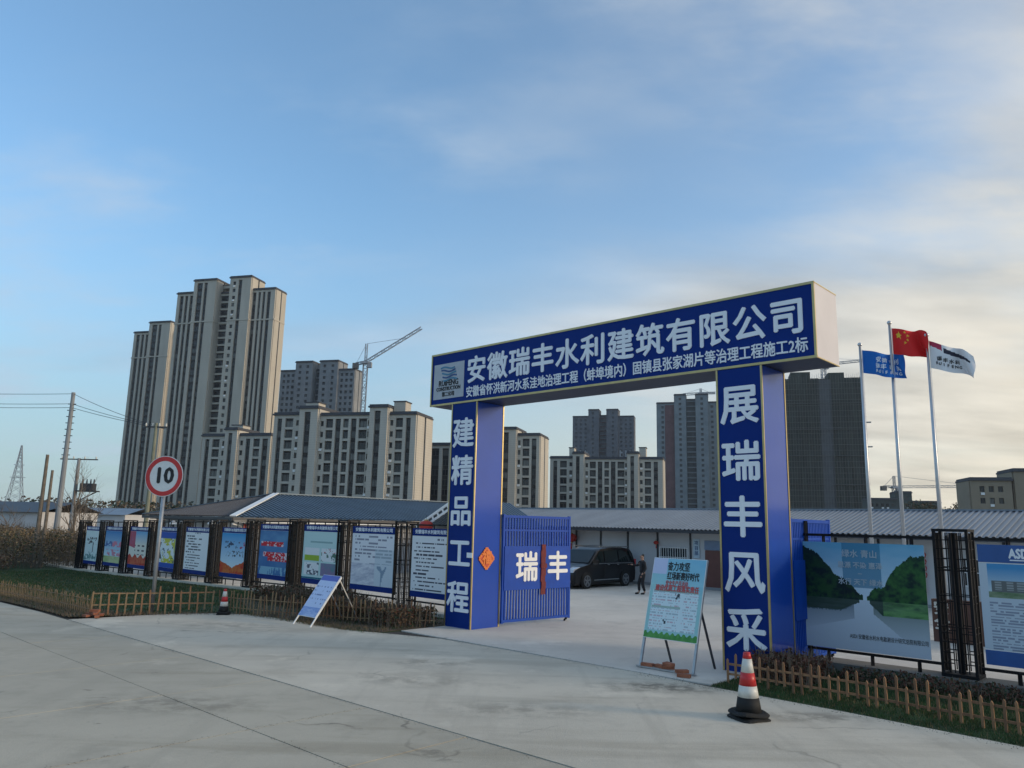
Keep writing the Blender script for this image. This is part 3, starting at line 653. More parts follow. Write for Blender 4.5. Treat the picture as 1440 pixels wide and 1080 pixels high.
# ------------------------------------------------------------------ traffic cones
def cone(label, x, y, z, h, rz, dirty):
    t = thing('traffic_cone', label, 'traffic cone', (x, y, z), rz, 'striped traffic cones')
    s = h / .92; R0, R1 = .185 * s, .055 * s; zb = .10 * s
    bt = [(0.0, .24, M_rubber), (.24, .50, M_conew), (.50, .76, M_red), (.76, 1.13, M_conew)]
    def rr(f): return R0 + (R1 - R0) * f
    segs = [(0, .26, M_rubber, 'black_band'), (.26, .46, M_conew, 'white_band'), (.46, .69, M_red, 'red_band'), (.69, .93, M_conew, 'white_band'), (.93, 1.04, M_red, 'red_top')]
    Hh = (h - zb) / 1.04
    for a, b, m, nm in segs:
        MB().lathe([(rr(a), zb + a * Hh), (rr(b), zb + b * Hh)], 24).build(nm, m, t, smooth=True)
    for k, (sz, z0, r) in enumerate(((.25 * s, 0.0, .06), (.24 * s, .055 * s, -.10))):
        q = MB(); n = 28; pr = [(-.0, z0), (sz, z0), (sz, z0 + .02 * s), (sz * .86, z0 + .045 * s), (0.02, z0 + .05 * s)]
        o = len(q.v); ring_ = []
        for rad, zz in pr[1:]:
            for i in range(n):
                a = 2 * pi * i / n; e = max(abs(cos(a)), abs(sin(a))); fct = min(1 / e, 1.22); wob = .012 * sin(a * 3 + k * 2) * s
                q.v.append((rad * cos(a) * fct, rad * sin(a) * fct, zz + wob * (rad / sz) + .012 * s * k))
        for j in range(3):
            for i in range(n): q.f.append((j * n + i, j * n + (i + 1) % n, (j + 1) * n + (i + 1) % n, (j + 1) * n + i)); q.mi.append(0)
        q.build('rubber_base', M_rubber, t, rotz=r)
    return t
cone('large red and white traffic cone standing on the concrete before the right picket fence', 3.54, 11.80, 0.002, .92, radians(20), 1)
cone('small distant red and white traffic cone at the left kerb below the notice boards', -7.98, 22.5, .0, .70, radians(10), 0)
# ------------------------------------------------------------------ picket fences
pkm = {}
def picket_mesh(w, h, m):
    k = (w, round(h, 2), m.name)
    if k not in pkm:
        q = MB(); q.add([(-w / 2, -.011, 0), (w / 2, -.011, 0), (w / 2, -.011, h - .03), (0, -.011, h), (-w / 2, -.011, h - .03), (-w / 2, .011, 0), (w / 2, .011, 0), (w / 2, .011, h - .03), (0, .011, h), (-w / 2, .011, h - .03)],
                       [(0, 1, 2, 3, 4), (9, 8, 7, 6, 5), (0, 5, 6, 1), (1, 6, 7, 2), (2, 7, 8, 3), (3, 8, 9, 4), (4, 9, 5, 0)])
        pkm[k] = q.mesh('picket', m)
    return pkm[k]
def picket_fence(label, pts, step, h, w, mats, rails=(.30, .13), tall=0, lean=.04, ground=0, matr=None, rw=.035):
    f = thing('picket_fence', label, 'fence', (*pts[0], 0), 0, 'low wooden picket fences'); o = Vector((*pts[0], 0))
    carry = 0.
    for a, b in zip(pts[:-1], pts[1:]):
        a, b = Vector((*a, 0)), Vector((*b, 0)); d = b - a; L = d.length; d.normalize(); nrm = Vector((-d.y, d.x, 0)); ang = math.atan2(d.y, d.x)
        for z in rails: 
            n = max(1, int(L / 1.8))
            for i in range(n): MB().bar(a + d * L * i / n - o + nrm * .018 + Vector((0, 0, z + random.uniform(-.01, .01))), a + d * (L * (i + 1) / n - .01) - o + nrm * .018 + Vector((0, 0, z + random.uniform(-.01, .01))), .02, rw).build('rail', matr or random.choice(mats), f)
        s = carry
        while s < L:
            p = a + d * s; hh = h * random.choice((.94, 1, 1.05)); drop = random.choice((0, .0, .0, .12)) if tall else 0
            link('picket', picket_mesh(w, hh, random.choice(mats)), f, p - o + Vector((0, 0, ground + (.10 if tall and random.random() < .45 else 0))), rot=(random.uniform(-lean, lean), random.uniform(-lean, lean), ang))
            s += step * random.uniform(.92, 1.08)
        carry = s - L
    return f
def Wp(*l): return [W(u, v)[:2] for u, v in l]
picket_fence('low wooden picket fence along the grass verge at the right', Wp((8.75, -1.15), (11.0, -1.12), (13.6, -1.32), (17, -1.5)), .148, .42, .038, [M_woodL, M_woodD], (.33, .15), 1)
picket_fence('low yellowish picket fence at the lawn corner below the speed limit sign', [(-11.25, 21.62), (-9.6, 22.28), (-8.35, 22.78)], .205, .64, .042, [M_bamboo, M_woodL], (.57, .28), 1)
picket_fence('dense row of thin cane stakes fencing the brown hedge left of the gate', [(-8.2, 22.84), (-6.6, 22.1), (-4.3, 21.15), (-3.0, 20.75), (-1.85, 20.85)], .125, .58, .026, [M_bamboo, M_woodD, M_bamboo], (.44, .17), 1, .10, rw=.02)
# woven dry cane fence at far left
wv = thing('woven_fence', 'low woven fence of crossed dry canes along the lawn at far left', 'fence', W(-7.4, -6.2, 0), 0)
cn = {s: MB().tube([(0, 0, 0), (s * .22, 0, .48)], .010, 4).mesh('cane', M_bamboo) for s in (-1, 1)}
base = Vector(W(-7.4, -6.2, 0))
for i in range(150):
    u = -7.5 - i * .16; v = -6.2 - .012 * i * .16
    for s in (-1, 1):
        if i < 140: link('cane', cn[s], wv, Vector(W(u, v + .01 * s, gz(u))) - base, rot=(random.uniform(-.08, .08), random.uniform(-.1, .1), GA), scale=(1, 1, random.uniform(.85, 1.1)))
for z in (.14, .38):
    q = MB(); q.tube([Vector(W(-7.4 - i * 2, -6.2 - .024 * i, gz(-7.4 - i * 2) + z)) - base for i in range(12)], .012, 4); q.build('rail', M_bamboo, wv)
# ------------------------------------------------------------------ leaf scatters
def leaves(name, n, fn, size, mats, parent=None, **kw):
    q = MB()
    for i in range(n):
        p, s_ = fn(); q.cur = random.randrange(len(mats)); s = size * random.uniform(.6, 1.4) * s_
        a = Vector((random.gauss(0, 1), random.gauss(0, 1), random.gauss(0, 1))).normalized(); b = a.orthogonal().normalized(); b.rotate(Matrix.Rotation(random.uniform(0, 6.28), 3, a)); c = a.cross(b) * .6
        P = Vector(p); q.add([P - b * s, P - c * s, P + b * s, P + c * s], [(0, 1, 2, 3)])
    return q.build(name, mats, parent, **kw)
def in_poly(pts, x, y):
    r = False; j = len(pts) - 1
    for i in range(len(pts)):
        xi, yi = pts[i]; xj, yj = pts[j]
        if (yi > y) != (yj > y) and x < (xj - xi) * (y - yi) / (yj - yi) + xi: r = not r
        j = i
    return r
def hedge(label, u0, u1, v0, v1, h, n, mats, size=.05, vfun=None):
    t = thing('hedge', label, 'hedge', W(u0, (v0 + v1) / 2, 0), 0, None); b = Vector(W(u0, (v0 + v1) / 2, 0))
    def fn():
        u = random.uniform(u0, u1); v = random.uniform(v0, v1) + (vfun(u) if vfun else 0); top = h * (.75 + .5 * fbm(u * 1.7, v * 1.7))
        z = top * random.random() ** .6; return Vector(W(u, v, gz(u) + z)) - b, 1
    leaves('foliage', n, fn, size, mats, t, kind='stuff')
    q = MB()
    for i in range(int(n / 12)):
        u = random.uniform(u0, u1); v = random.uniform(v0, v1) + (vfun(u) if vfun else 0); p = Vector(W(u, v, gz(u))) - b
        q.tube([p, p + Vector((random.uniform(-.1, .1), random.uniform(-.1, .1), h * random.uniform(.7, 1.3)))], [.008, .003], 3)
    q.build('stems', M_twig, t, kind='stuff'); return t
hedge('brown and reddish clipped hedge behind cane stakes left of the gate', -8.6, -.15, -.9, .7, .46, 15000, [M_hedge, M_hedge, M_hedge2, M_leafg], .035, lambda u: -.7 if u > -4 else -.1)
hedge('reddish brown shrub row behind the picket fence beside the right column', 8.75, 9.9, -.6, .8, .44, 3600, [M_hedge, M_hedge2, M_hedge2], .03)
hedge('thin brown weed hedge along the plinth behind the right picket fence', 9.9, 16, .6, 1.4, .20, 4200, [M_hedge, M_leafg, M_hedge2], .03)
hedge('tall tangle of dry brown reeds and brush at far left beyond the lawn', -62, -33, -1.5, 4.5, 1.9, 30000, [M_hedge, M_grassd, M_twig, M_grassd, M_leafg], .065)
hedge('reddish wild shrub bank at far left in front of the hedge', -56, -32.5, -3.5, -1.5, .75, 15000, [M_hedge2, M_grassd, M_twig], .06)
def grass(name, poly, n, h, w, mats, **kw):
    us_ = [p[0] for p in poly]; vs_ = [p[1] for p in poly]; q = MB()
    i = 0
    while i < n:
        u, v = random.uniform(min(us_), max(us_)), random.uniform(min(vs_), max(vs_))
        if not in_poly(poly, u, v): continue
        i += 1
        if fbm(u * 2, v * 2) < .35 and random.random() < .6: continue
        x, y, z = W(u, v, gz(u) - .01); a = random.uniform(0, 6.28); hh = h * random.uniform(.4, 1.3); lx, ly = random.uniform(-.5, .5) * hh, random.uniform(-.5, .5) * hh
        q.cur = random.choices(range(len(mats)), [6, 1][:len(mats)])[0]
        q.add([(x - cos(a) * w, y - sin(a) * w, z), (x + cos(a) * w, y + sin(a) * w, z), (x + lx, y + ly, z + hh)], [(0, 1, 2)])
    return q.build(name, mats, kind='stuff', **kw)
grass('verge_grass', [(8.66, -1.62), (11, -1.74), (13.4, -1.94), (17, -2.0), (17, 1.5), (8.64, 1.5)], 60000, .06, .006, [M_grassb, M_grassd], label='dark green grass verge around the right picket fence', category='grass')
grass('lawn_grass', [(-32, -6.6), (-7.6, -6.6), (-6.8, -5.0), (-6.2, -3.6), (-5.2, -3.0), (-.2, -2.5), (-.2, 1.1), (-32, 1.1)], 70000, .055, .010, [M_grassb, M_grassd], label='dark green lawn in front of the notice boards', category='grass')
grass('roadside_weeds', [(-40, -6.85), (-7.3, -6.85), (-6.2, -4.6), (-5.2, -3.0), (-1, -2.62), (-.1, -2.3), (-.1, -1.6), (-5.0, -2.2), (-7.6, -5.5), (-40, -5.9)], 20000, .09, .008, [M_twig, M_grassd], label='brown dry weeds along the road edge at left', category='weeds')
# gravel / crumbs along joints and kerb
def crumbs(name, line, n, wd, size, m, label):
    q = MB()
    for i in range(n):
        k = random.randrange(len(line) - 1); a, b = line[k], line[k + 1]; t = random.random()
        u = a[0] + (b[0] - a[0]) * t + random.gauss(0, wd); v = a[1] + (b[1] - a[1]) * t + random.gauss(0, wd); s = size * random.uniform(.3, 1.3)
        x, y, z = W(u, v, gz(u) + .002); r = random.uniform(0, 6)
        q.add([(x + s * cos(r), y + s * sin(r), z), (x + s * cos(r + 2.1), y + s * sin(r + 2.1), z), (x + s * cos(r + 4.2), y + s * sin(r + 4.2), z), (x, y, z + s * .8)], [(0, 1, 3), (1, 2, 3), (2, 0, 3)])
    q.build(name, m, kind='stuff', label=label, category='gravel')
crumbs('kerb_gravel', [(-6.8, -7), (-5.9, -3.4), (-3.7, -2.65), (-1.1, -2.55), (1.6, -1.65), (7.1, -1.6), (8.8, -1.75), (11, -1.85), (13.4, -2.05)], 1500, .08, .009, M_brickdust, 'loose soil and gravel along the driveway edge')
crumbs('joint_gravel', [(-12, -7), (3.3, -7), (9, -7.05), (20, -7.0)], 700, .03, .006, M_joint, 'dirt gathered in the long concrete joint')
crumbs('joint_gravel', [(6, -12), (6.02, -7), ], 250, .03, .006, M_joint, 'dirt gathered in the cross joint of the road')
crumbs('joint_gravel', [(3, -8.84), (14, -8.84)], 300, .03, .006, M_joint, 'dirt gathered in the near concrete joint of the road')
# ------------------------------------------------------------------ bricks
brk = MB().box(-.12, .12, -.057, .057, 0, .055); bmesh_brick = brk.mesh('brick', M_brick)
def brick(label, u, v, z, r, grp, tilt=0): link('brick', bmesh_brick, None, W(u, v, z), rot=(tilt, 0, GA + r), label=label, category='brick', group=grp)
brick('red brick lying flat at the left foot of the easel board', 6.98, -1.02, .04, .15, 'bricks weighting the easel board')
brick('second flat red brick beside the left easel foot', 7.24, -.97, .04, -.2, 'bricks weighting the easel board')
brick('lower red brick of the two stacked between the easel legs', 7.42, -.98, .04, .5, 'bricks weighting the easel board')
brick('topmost red brick, tilted on another between the easel legs', 7.44, -.99, .10, -.35, 'bricks weighting the easel board', .12)
brick('red brick at the right foot of the easel board', 7.80, -1.12, .04, .9, 'bricks weighting the easel board')
brick('fallen red brick on the ground right of the easel foot', 7.95, -1.30, .005, .3, 'bricks weighting the easel board')
for lab, du, dv, L_, r in (('leftmost red brick of the small heap at the left fence corner', -.36, .02, 0, .2), ('red brick at the right end of the small heap, beside the first yellowish picket', .34, -.04, 0, -.3), ('red brick lying nearest the road in the small heap', .04, -.20, 0, .1),
                        ('red brick at the back of the small heap towards the lawn', .0, .20, 0, -.4), ('red brick in the middle of the heap bottom, under the others', -.04, .0, 0, .5), ('red brick in the second layer, left half of the small heap', -.16, .06, 1, .35),
                        ('red brick in the second layer, right half of the small heap', .14, -.02, 1, -.2), ('topmost red brick crowning the small heap', .0, .02, 2, .8)):
    brick(lab, -6.95 + du, -6.3 + dv, .02 + .058 * L_, r, 'heaped bricks at the fence corner')
# ------------------------------------------------------------------ easel board
es = thing('easel_board', 'green and blue information board on a steel easel in front of the right column', 'easel board', W(7.4, -1.03, .0), GA)
w = .60; zt, vt = 2.06, .62
def ep(x, s, off=0): return (x, vt * s - off, zt * s + .02)
for x in (-w + .02, w - .02): MB().bar((x, 0, 0), ep(x, 1.0), .045).build('leg', M_gsteel, es)
for x, b in ((-w + .12, -.46), (w - .10, .52)): MB().bar((x, .98, 0), (b, vt * .62, zt * .62), .035).build('rear_leg', M_dark, es)
MB().bar((-w - .05, -.02, .025), (w + .05, -.02, .025), .05, .03).build('foot_bar', M_gsteel, es)
MB().bar(ep(-w, .60), ep(w, .60), .03).build('cross_bar', M_gsteel, es)
tilt = math.atan2(vt, zt)
def art_easel(s, t):
    c = mixc((.26, .46, .47), (.13, .36, .52), (t - .55) * 2 + .5 * (s - .5))
    if s < .28 and t > .80: c = (.42, .46, .62)
    elif t > .66: c = mixc(c, (.30, .52, .60), fbm(s * 3, t * 5) * .6)
    if .06 < s < .94 and .10 < t < .60:
        c = (.50, .60, .63)
        for t0, sA, sB in ((.585, .08, .92), (.385, .08, .62)):
            if abs(t - t0) < .012 and sA < s < sB: c = (.26, .36, .32)
        r = int(t * 60)
        if r % 2 == 0 and vn(s * 50, r * 3) > .45 and (s % .32) > .03 and not .60 < s < .66: c = (.30, .38, .42) if r % 4 else (.42, .34, .38)
        if (.50 < s < .60 and .48 < t < .56 or .33 < s < .40 and .15 < t < .24) and fbm(s * 30, t * 30) > .5: c = (.04, .05, .06)
    if t < .07 + .015 * sin(s * 60): c = mixc((.03, .14, .03), (.10, .30, .08), fbm(s * 20, t * 20))
    return c
bp = MB().box(-w, w, -.03, -.012, 0, 1.60).build('board_panel', M_white, es, ep(0, .255)); bp.rotation_euler = (-tilt, 0, 0)
pr_ = printed('poster', 2 * w - .02, 1.58, art_easel, 80, 110, bp, (0, -.034, .01))
text('lettering', '奋力攻坚', .19, M_inkblack, bp, (-.0, -.038, 1.42), .002, .004, fit=.50)
text('lettering', '红场新赛好时代', .17, M_inkblack, bp, (.12, -.038, 1.23), .002, .004, fit=.72)
text('lettering', '安全生产月活动', .11, mat('ink_red', (.50, .08, .08), .5), bp, (.0, -.038, 1.09), .002, .002, fit=.5)
text('lettering', '建设优质工程落实责任', .13, mat('ink_red', (.50, .08, .08), .5), bp, (.02, -.038, .985), .002, .004, fit=.98)
# ------------------------------------------------------------------ small leaning stand at the left
st = thing('folding_sign', 'small pale blue folding sign leaning back at the kerb below the notice boards', 'folding sign', W(-2.62, -2.93, 0), GA)
v1_, z1_ = .86, 1.20; tl2 = math.atan2(v1_, z1_)
for x in (0, .80): MB().bar((x, 0, 0), (x, v1_, z1_), .03).build('leg', M_white, st)
for x in (.05, .78): MB().bar((x, v1_ * .95, z1_ * .95), (x + .05, 1.5, 0), .025).build('rear_leg', M_gsteel, st)
def art_stand(s, t):
    c = mixc((.46, .52, .72), (.40, .47, .62), fbm(s * 5, t * 6))
    if t > .86: c = (.10, .13, .40)
    if t < .22: c = mixc((.05, .14, .42), c, fbm(s * 5, t * 22) * 1.1)
    if .3 < t < .8 and int(t * 30) % 3 == 0 and vn(s * 24, int(t * 30)) > .62: c = (.18, .22, .36)
    return c
sbp = MB().box(0, .80, -.03, -.012, 0, 1.24).build('board_panel', M_white, st, (0, v1_ * .17, z1_ * .17)); sbp.rotation_euler = (-tl2, 0, 0)
printed('poster', .78, 1.22, art_stand, 40, 60, sbp, (.40, -.034, .01))
# ------------------------------------------------------------------ prefab building C (along u) at the back of the yard
def roof_sheet(q, a, b, c, d, pitch=.21, amp=.045, skew=None):
    """corrugated sheet; a->b eave, d->c ridge; ribs run eave to ridge"""
    a, b, c, d = map(Vector, (a, b, c, d)); n = max(4, int((b - a).length / pitch)); nrm = (b - a).cross(d - a).normalized(); nrm = nrm if nrm.z > 0 else -nrm
    o = len(q.v); k = 0
    for i in range(n + 1):
        for off, hh in ((0, 0), (.32, 0), (.45, 1), (.80, 1), (.93, 0)):
            t = (i + off) / n
            if t > 1: continue
            q.v.append(tuple(a.lerp(b, t) + nrm * amp * hh)); q.v.append(tuple(d.lerp(c, t) + nrm * amp * hh)); k += 1
    for i in range(k - 1): q.f.append((o + 2 * i, o + 2 * i + 2, o + 2 * i + 3, o + 2 * i + 1)); q.mi.append(q.cur)
    return q
pc = thing('prefab_building', 'long white site office with grey corrugated roof across the back of the yard', 'building', W(0, 17.6, 0), GA)
u0, u1 = -19.5, 26.0
MB().box(u0 + .3, u1 - .3, 0, 8.2, 0, 2.62).build('wall', M_prefab, pc)
q = MB()
roof_sheet(q, (u0, -.95, 2.60), (u1, -.95, 2.60), (u1, 3.6, 3.62), (u0, 3.6, 3.62)); q.build('roof', M_roofC, pc)
q = MB(); q.add([(u0, 3.61, 3.64), (u1, 3.61, 3.64), (u1, 9.0, 2.5), (u0, 9.0, 2.5)], [(0, 1, 2, 3)]); q.build('rear_roof', M_roofC, pc)
MB().bar((u0, 3.6, 3.66), (u1, 3.6, 3.66), .25, .06).build('ridge_cap', M_roofC, pc)
MB().box(u0, u1, -.99, -.93, 2.46, 2.585).build('eave_fascia', M_dark, pc)
MB().box(u0, u1, -.92, -.02, 2.50, 2.53).build('soffit', M_prefab, pc)
for u in (-18.2, -16.4, -14.6, -12.85, -11.1, -9.4, -7.85, -6.22, -4.53, -2.78, -1.22, .5, 2.15, 3.78, 5.41, 6.43, 7.89, 9.6, 11.3, 13, 14.7, 16.4, 18.1, 19.8, 21.5, 23.2):
    MB().box(u - .045, u + .045, -.035, -.004, .05, 2.48).build('wall_post', M_dark, pc)
MB().box(u0 + .3, u1 - .3, -.06, -.003, 0, .12).build('base_strip', M_rawc, pc)
def win(ua, ub, za, zb, bars=9):
    f = MB(); f.box(ua, ub, -.05, -.003, za, za + .05); f.box(ua, ub, -.05, -.003, zb - .05, zb); f.box(ua, ua + .05, -.05, -.003, za + .051, zb - .051); f.box(ub - .05, ub, -.05, -.003, za + .051, zb - .051)
    w_ = f.build('window', M_whframe, pc)
    MB().box(ua + .05, ub - .05, -.02, -.004, za + .05, zb - .05).build('pane', M_glass, w_)
    for i in range(bars): x = ua + (i + 1) * (ub - ua) / (bars + 1); MB().box(x - .012, x + .012, -.09, -.07, za - .02, zb + .02).build('window_bar', M_whframe, w_)
    MB().box(ua, ub, -.095, -.065, (za + zb) / 2 - .015, (za + zb) / 2 + .015).build('window_bar', M_whframe, w_)
win(-4.42, -2.92, .88, 1.80, 11); win(8.25, 9.4, .85, 1.85, 7); win(11.6, 12.8, .85, 1.85, 7); win(-10.9, -9.7, .88, 1.8, 9); win(4.1, 5.1, .88, 1.80, 7)
dr = MB().box(-2.03, -1.26, -.05, -.004, .1, 1.72).build('door', mat('door_brown', (.13, .045, .035), .5), pc)
MB().box(-2.05, -1.24, -.06, -.005, 1.74, 2.15).build('door_panel', mat('door_head_blue', (.16, .22, .33), .5), pc)
MB().box(-2.62, -2.30, -.05, -.036, 1.35, 2.20).build('name_plate', mat('plate_blue_white', (.42, .52, .60), .5), pc)
for i_, ch_ in enumerate('项目部'): text('letter', ch_, .20, M_inkblue, pc, (-2.46, -.053, 2.02 - i_ * .23), .002, .003)
MB().box(12.9, 13.7, -.05, -.004, .1, 1.95).build('door', mat('door_brown', (0, 0, 0)), pc)
# brown planter / sign behind the posters
def lantern(label, u, v, z, s, body=True, grp=None):
    t = thing('lantern', label, 'lantern', W(u, v, z), 0, grp)
    MB().lathe([(.05 * s, -.16 * s), (.17 * s, -.12 * s), (.24 * s, 0), (.17 * s, .12 * s), (.05 * s, .16 * s)], 16).build('shade', M_lantern, t, smooth=True)
    MB().lathe([(.07 * s, -.19 * s), (.07 * s, -.155 * s)], 10).build('rim', M_gold, t); MB().lathe([(.07 * s, .155 * s), (.07 * s, .19 * s)], 10).build('rim', M_gold, t)
    MB().tube([(0, 0, .19 * s), (0, 0, .32 * s)], .008, 4).build('cord', M_dark, t); MB().tube([(0, 0, -.19 * s), (0, 0, -.48 * s)], [.03 * s, .05 * s], 6).build('tassel', M_lantern, t)
lantern('round red lantern hanging under the eave above the black van', -9.45, 17.2, 2.06, 1.35)
lantern('small gold and red lantern on the post left of the barred window', -4.53, 17.45, 1.98, .55)
lantern('red lantern under the white gable left of the gate column', -12.0, 9.6, 2.52, 1.5)
kn = thing('knot_ornament', 'red Chinese knot hanging on the wall right of the mountain poster', 'ornament', W(6.98, 17.5, 2.15), GA)
q = MB()
for k in range(4):
    zc = -.25 - k * .24
    q.tube([(.10 * cos(a * pi / 5), 0, zc + .11 * sin(a * pi / 5)) for a in range(11)], .025, 5)
q.build('knot', M_lantern, kn); MB().bar((0, 0, .0), (0, 0, -.15), .02).build('cord', M_lantern, kn); MB().tube([(0, 0, -1.1), (0, 0, -1.65)], [.03, .06], 6).build('tassel', M_lantern, kn)
pl = thing('low_sign_wall', 'low brown sign wall with pale characters between poster and lattice post', 'sign', W(10.2, 8.0, 0), GA)
MB().box(-.5, 2.6, 0, .25, 0, 1.05).build('wall', M_brownpl, pl)
text('letter', '安', .36, M_conew, pl, (-.28, -.01, .82), .01, .01); text('letter', '全', .36, M_conew, pl, (-.28, -.01, .45), .01, .01)
# ------------------------------------------------------------------ hip-roofed prefab A (ridge along v)
pa = thing('prefab_building', 'dark hip-roofed site office with white hip trims behind the notice boards', 'building', W(0, 0, 0), GA)
uL, uR, vF, vB, zE, zR = -28.6, -18.4, 3.35, 24., 2.72, 4.0; uM = (uL + uR) / 2; dz = -.12
MB().box(uL + .9, uR - .9, vF + .9, vB, -.2, 2.60).build('wall', M_prefab, pa)
q = MB(); roof_sheet(q, (uR, vF, zE), (uR, vB, zE), (uM, vB, zR), (uM, vF + 5.1, zR), .24, .05) if False else None
def hip_face(name, e0, e1, inward, m):
    """sheet with ribs running straight up the slope, cut by the hips"""
    e0, e1 = Vector(e0), Vector(e1); q = MB(); L = (e1 - e0).length; n = int(L / .26); d = (e1 - e0).normalized(); half = 5.1; up = Vector(inward)
    for i in range(n):
        s0, s1 = i * L / n, (i + .62) * L / n; s2 = (i + 1) * L / n
        def top(s): return min(s, L - s if name == 'end' else 1e9, half)
        for a, b, hgt in ((s0, s1, 0.), (s1, s2, .05)):
            ta, tb = top(a), top(b)
            A, B = e0 + d * a, e0 + d * b; n_ = Vector((0, 0, hgt))
            q.add([A + n_, B + n_, B + up * tb + n_, A + up * ta + n_], [(0, 1, 2, 3)])
            if hgt: q.add([A, A + n_, A + up * ta + n_, A + up * ta], [(0, 1, 2, 3)]); q.add([B, B + n_, B + up * tb + n_, B + up * tb], [(0, 1, 2, 3)])
    return q.build('roof', m, pa)
sl_ = (zR - zE) / 5.1
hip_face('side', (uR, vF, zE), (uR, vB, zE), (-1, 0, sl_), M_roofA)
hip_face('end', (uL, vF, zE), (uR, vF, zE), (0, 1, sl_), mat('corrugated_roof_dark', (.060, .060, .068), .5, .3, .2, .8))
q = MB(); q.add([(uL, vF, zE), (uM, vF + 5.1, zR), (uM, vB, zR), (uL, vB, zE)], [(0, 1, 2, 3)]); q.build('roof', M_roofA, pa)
for a in (uL, uR): MB().bar((a, vF, zE + .05), (uM, vF + 5.1, zR + .08), .30, .05).build('hip_cap', M_white if a == uR else M_roofA, pa)
MB().bar((uM, vF + 5.1, zR + .06), (uM, vB, zR + .06), .3, .06).build('ridge_cap', M_roofA, pa)
MB().box(uR - .02, uR + .04, vF, vB, zE - .16, zE - .02).build('eave_fascia', M_dark, pa); MB().box(uR - .14, uR - .03, vF + .1, vB, zE - .26, zE - .17).build('gutter', M_white, pa)
MB().box(uL, uR, vF - .04, vF + .02, zE - .16, zE - .02).build('eave_fascia', M_dark, pa)
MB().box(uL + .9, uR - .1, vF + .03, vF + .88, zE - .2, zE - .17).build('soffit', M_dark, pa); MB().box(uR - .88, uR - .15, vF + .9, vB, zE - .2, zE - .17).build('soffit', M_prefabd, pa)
for i in range(9):
    MB().box(uL + 1.4 + i * 1.02 - .03, uL + 1.4 + i * 1.02 + .03, vF + .86, vF + .897, 0, 2.5).build('wall_post', M_dark, pa) if i % 2 == 0 else None
for i in range(11): v = vF + 1.6 + i * 1.82; MB().box(uR - .897, uR - .86, v - .03, v + .03, 0, 2.5).build('wall_post', M_dark, pa)
MB().bar((uR - .15, vF + .1, 2.4), (uR - .85, vF + .86, 2.3), .06).build('downpipe', M_white, pa)
bn = thing('red_banner', 'red cloth banner with pale characters on the wall behind the flower poster', 'banner', W(uR - .88, vF + 1.0, 0), GA)
MB().box(.02, .03, 0, 2.4, 2.18, 2.38).build('cloth', M_lantern, bn)
text('lettering', '安全生产 人人有责', .14, M_conew, bn, (.035, 1.2, 2.28), .002, .002, rot=(pi / 2, 0, pi / 2), fit=2.0)
# porch gable with white cut-out barge boards
pg = thing('porch_gable', 'white gable canopy with slotted barge board left of the left column', 'canopy', W(-13.2, 10.0, 0), GA)
for s_, nm in ((1, 'left'), (-1, 'right')):
    x0, x1 = (0, 2.4) if s_ > 0 else (4.8, 2.4)
    for off, h in ((0, .07), (-.28, .06)): MB().bar((x0, 0, 2.45 + off), (x1, 0, 3.62 + off), .06, h * 1.6).build('barge_board', M_white, pg)
    for i in range(7):
        t = (i + .3) / 7; x, z = x0 + (x1 - x0) * t, 2.45 + 1.17 * t
        MB().bar((x, 0, z), (x + (x1 - x0) * .07, 0, z - .27), .045, .09).build('strut', M_white, pg)
    q = MB(); a, b = (x0, -.02, 2.50), (x0, 4, 2.50); roof_sheet(q, a, b, (x1, 4, 3.68), (x1, -.02, 3.68)) ; q.build('roof', M_roofA, pg)
for x in (.08, 4.72): MB().box(x - .06, x + .06, -.06, .06, 0, 2.4).build('post', M_white, pg)
# ------------------------------------------------------------------ twin globe lamps
def mushroom(label, u, v):
    t = thing('garden_lamp', label, 'lamp', W(u, v, gz(u)), GA, 'white mushroom lamps behind the notice boards')
    MB().tube([(0, 0, 0), (0, 0, 2.36)], .035, 8).build('post', M_dark, t); MB().bar((-.42, 0, 2.33), (.42, 0, 2.33), .035).build('arm', M_dark, t)
    for x in (-.42, .42):
        s = MB().lathe([(.05, 2.36), (.05, 2.50), (.05, 2.51)], 10, (x, 0, 0)).build('lamp_stem', M_dark, t); MB().lathe([(.19, 2.50), (.17, 2.58), (.08, 2.66), (.02, 2.68)], 14, (x, 0, 0)).build('lamp_shade', M_white, s, smooth=True)
mushroom('twin white mushroom lamp behind the yellow leaf poster board', -22.5, 2.6)
mushroom('twin white mushroom lamp behind the text board left of the dark eave corner', -18.7, 2.7)
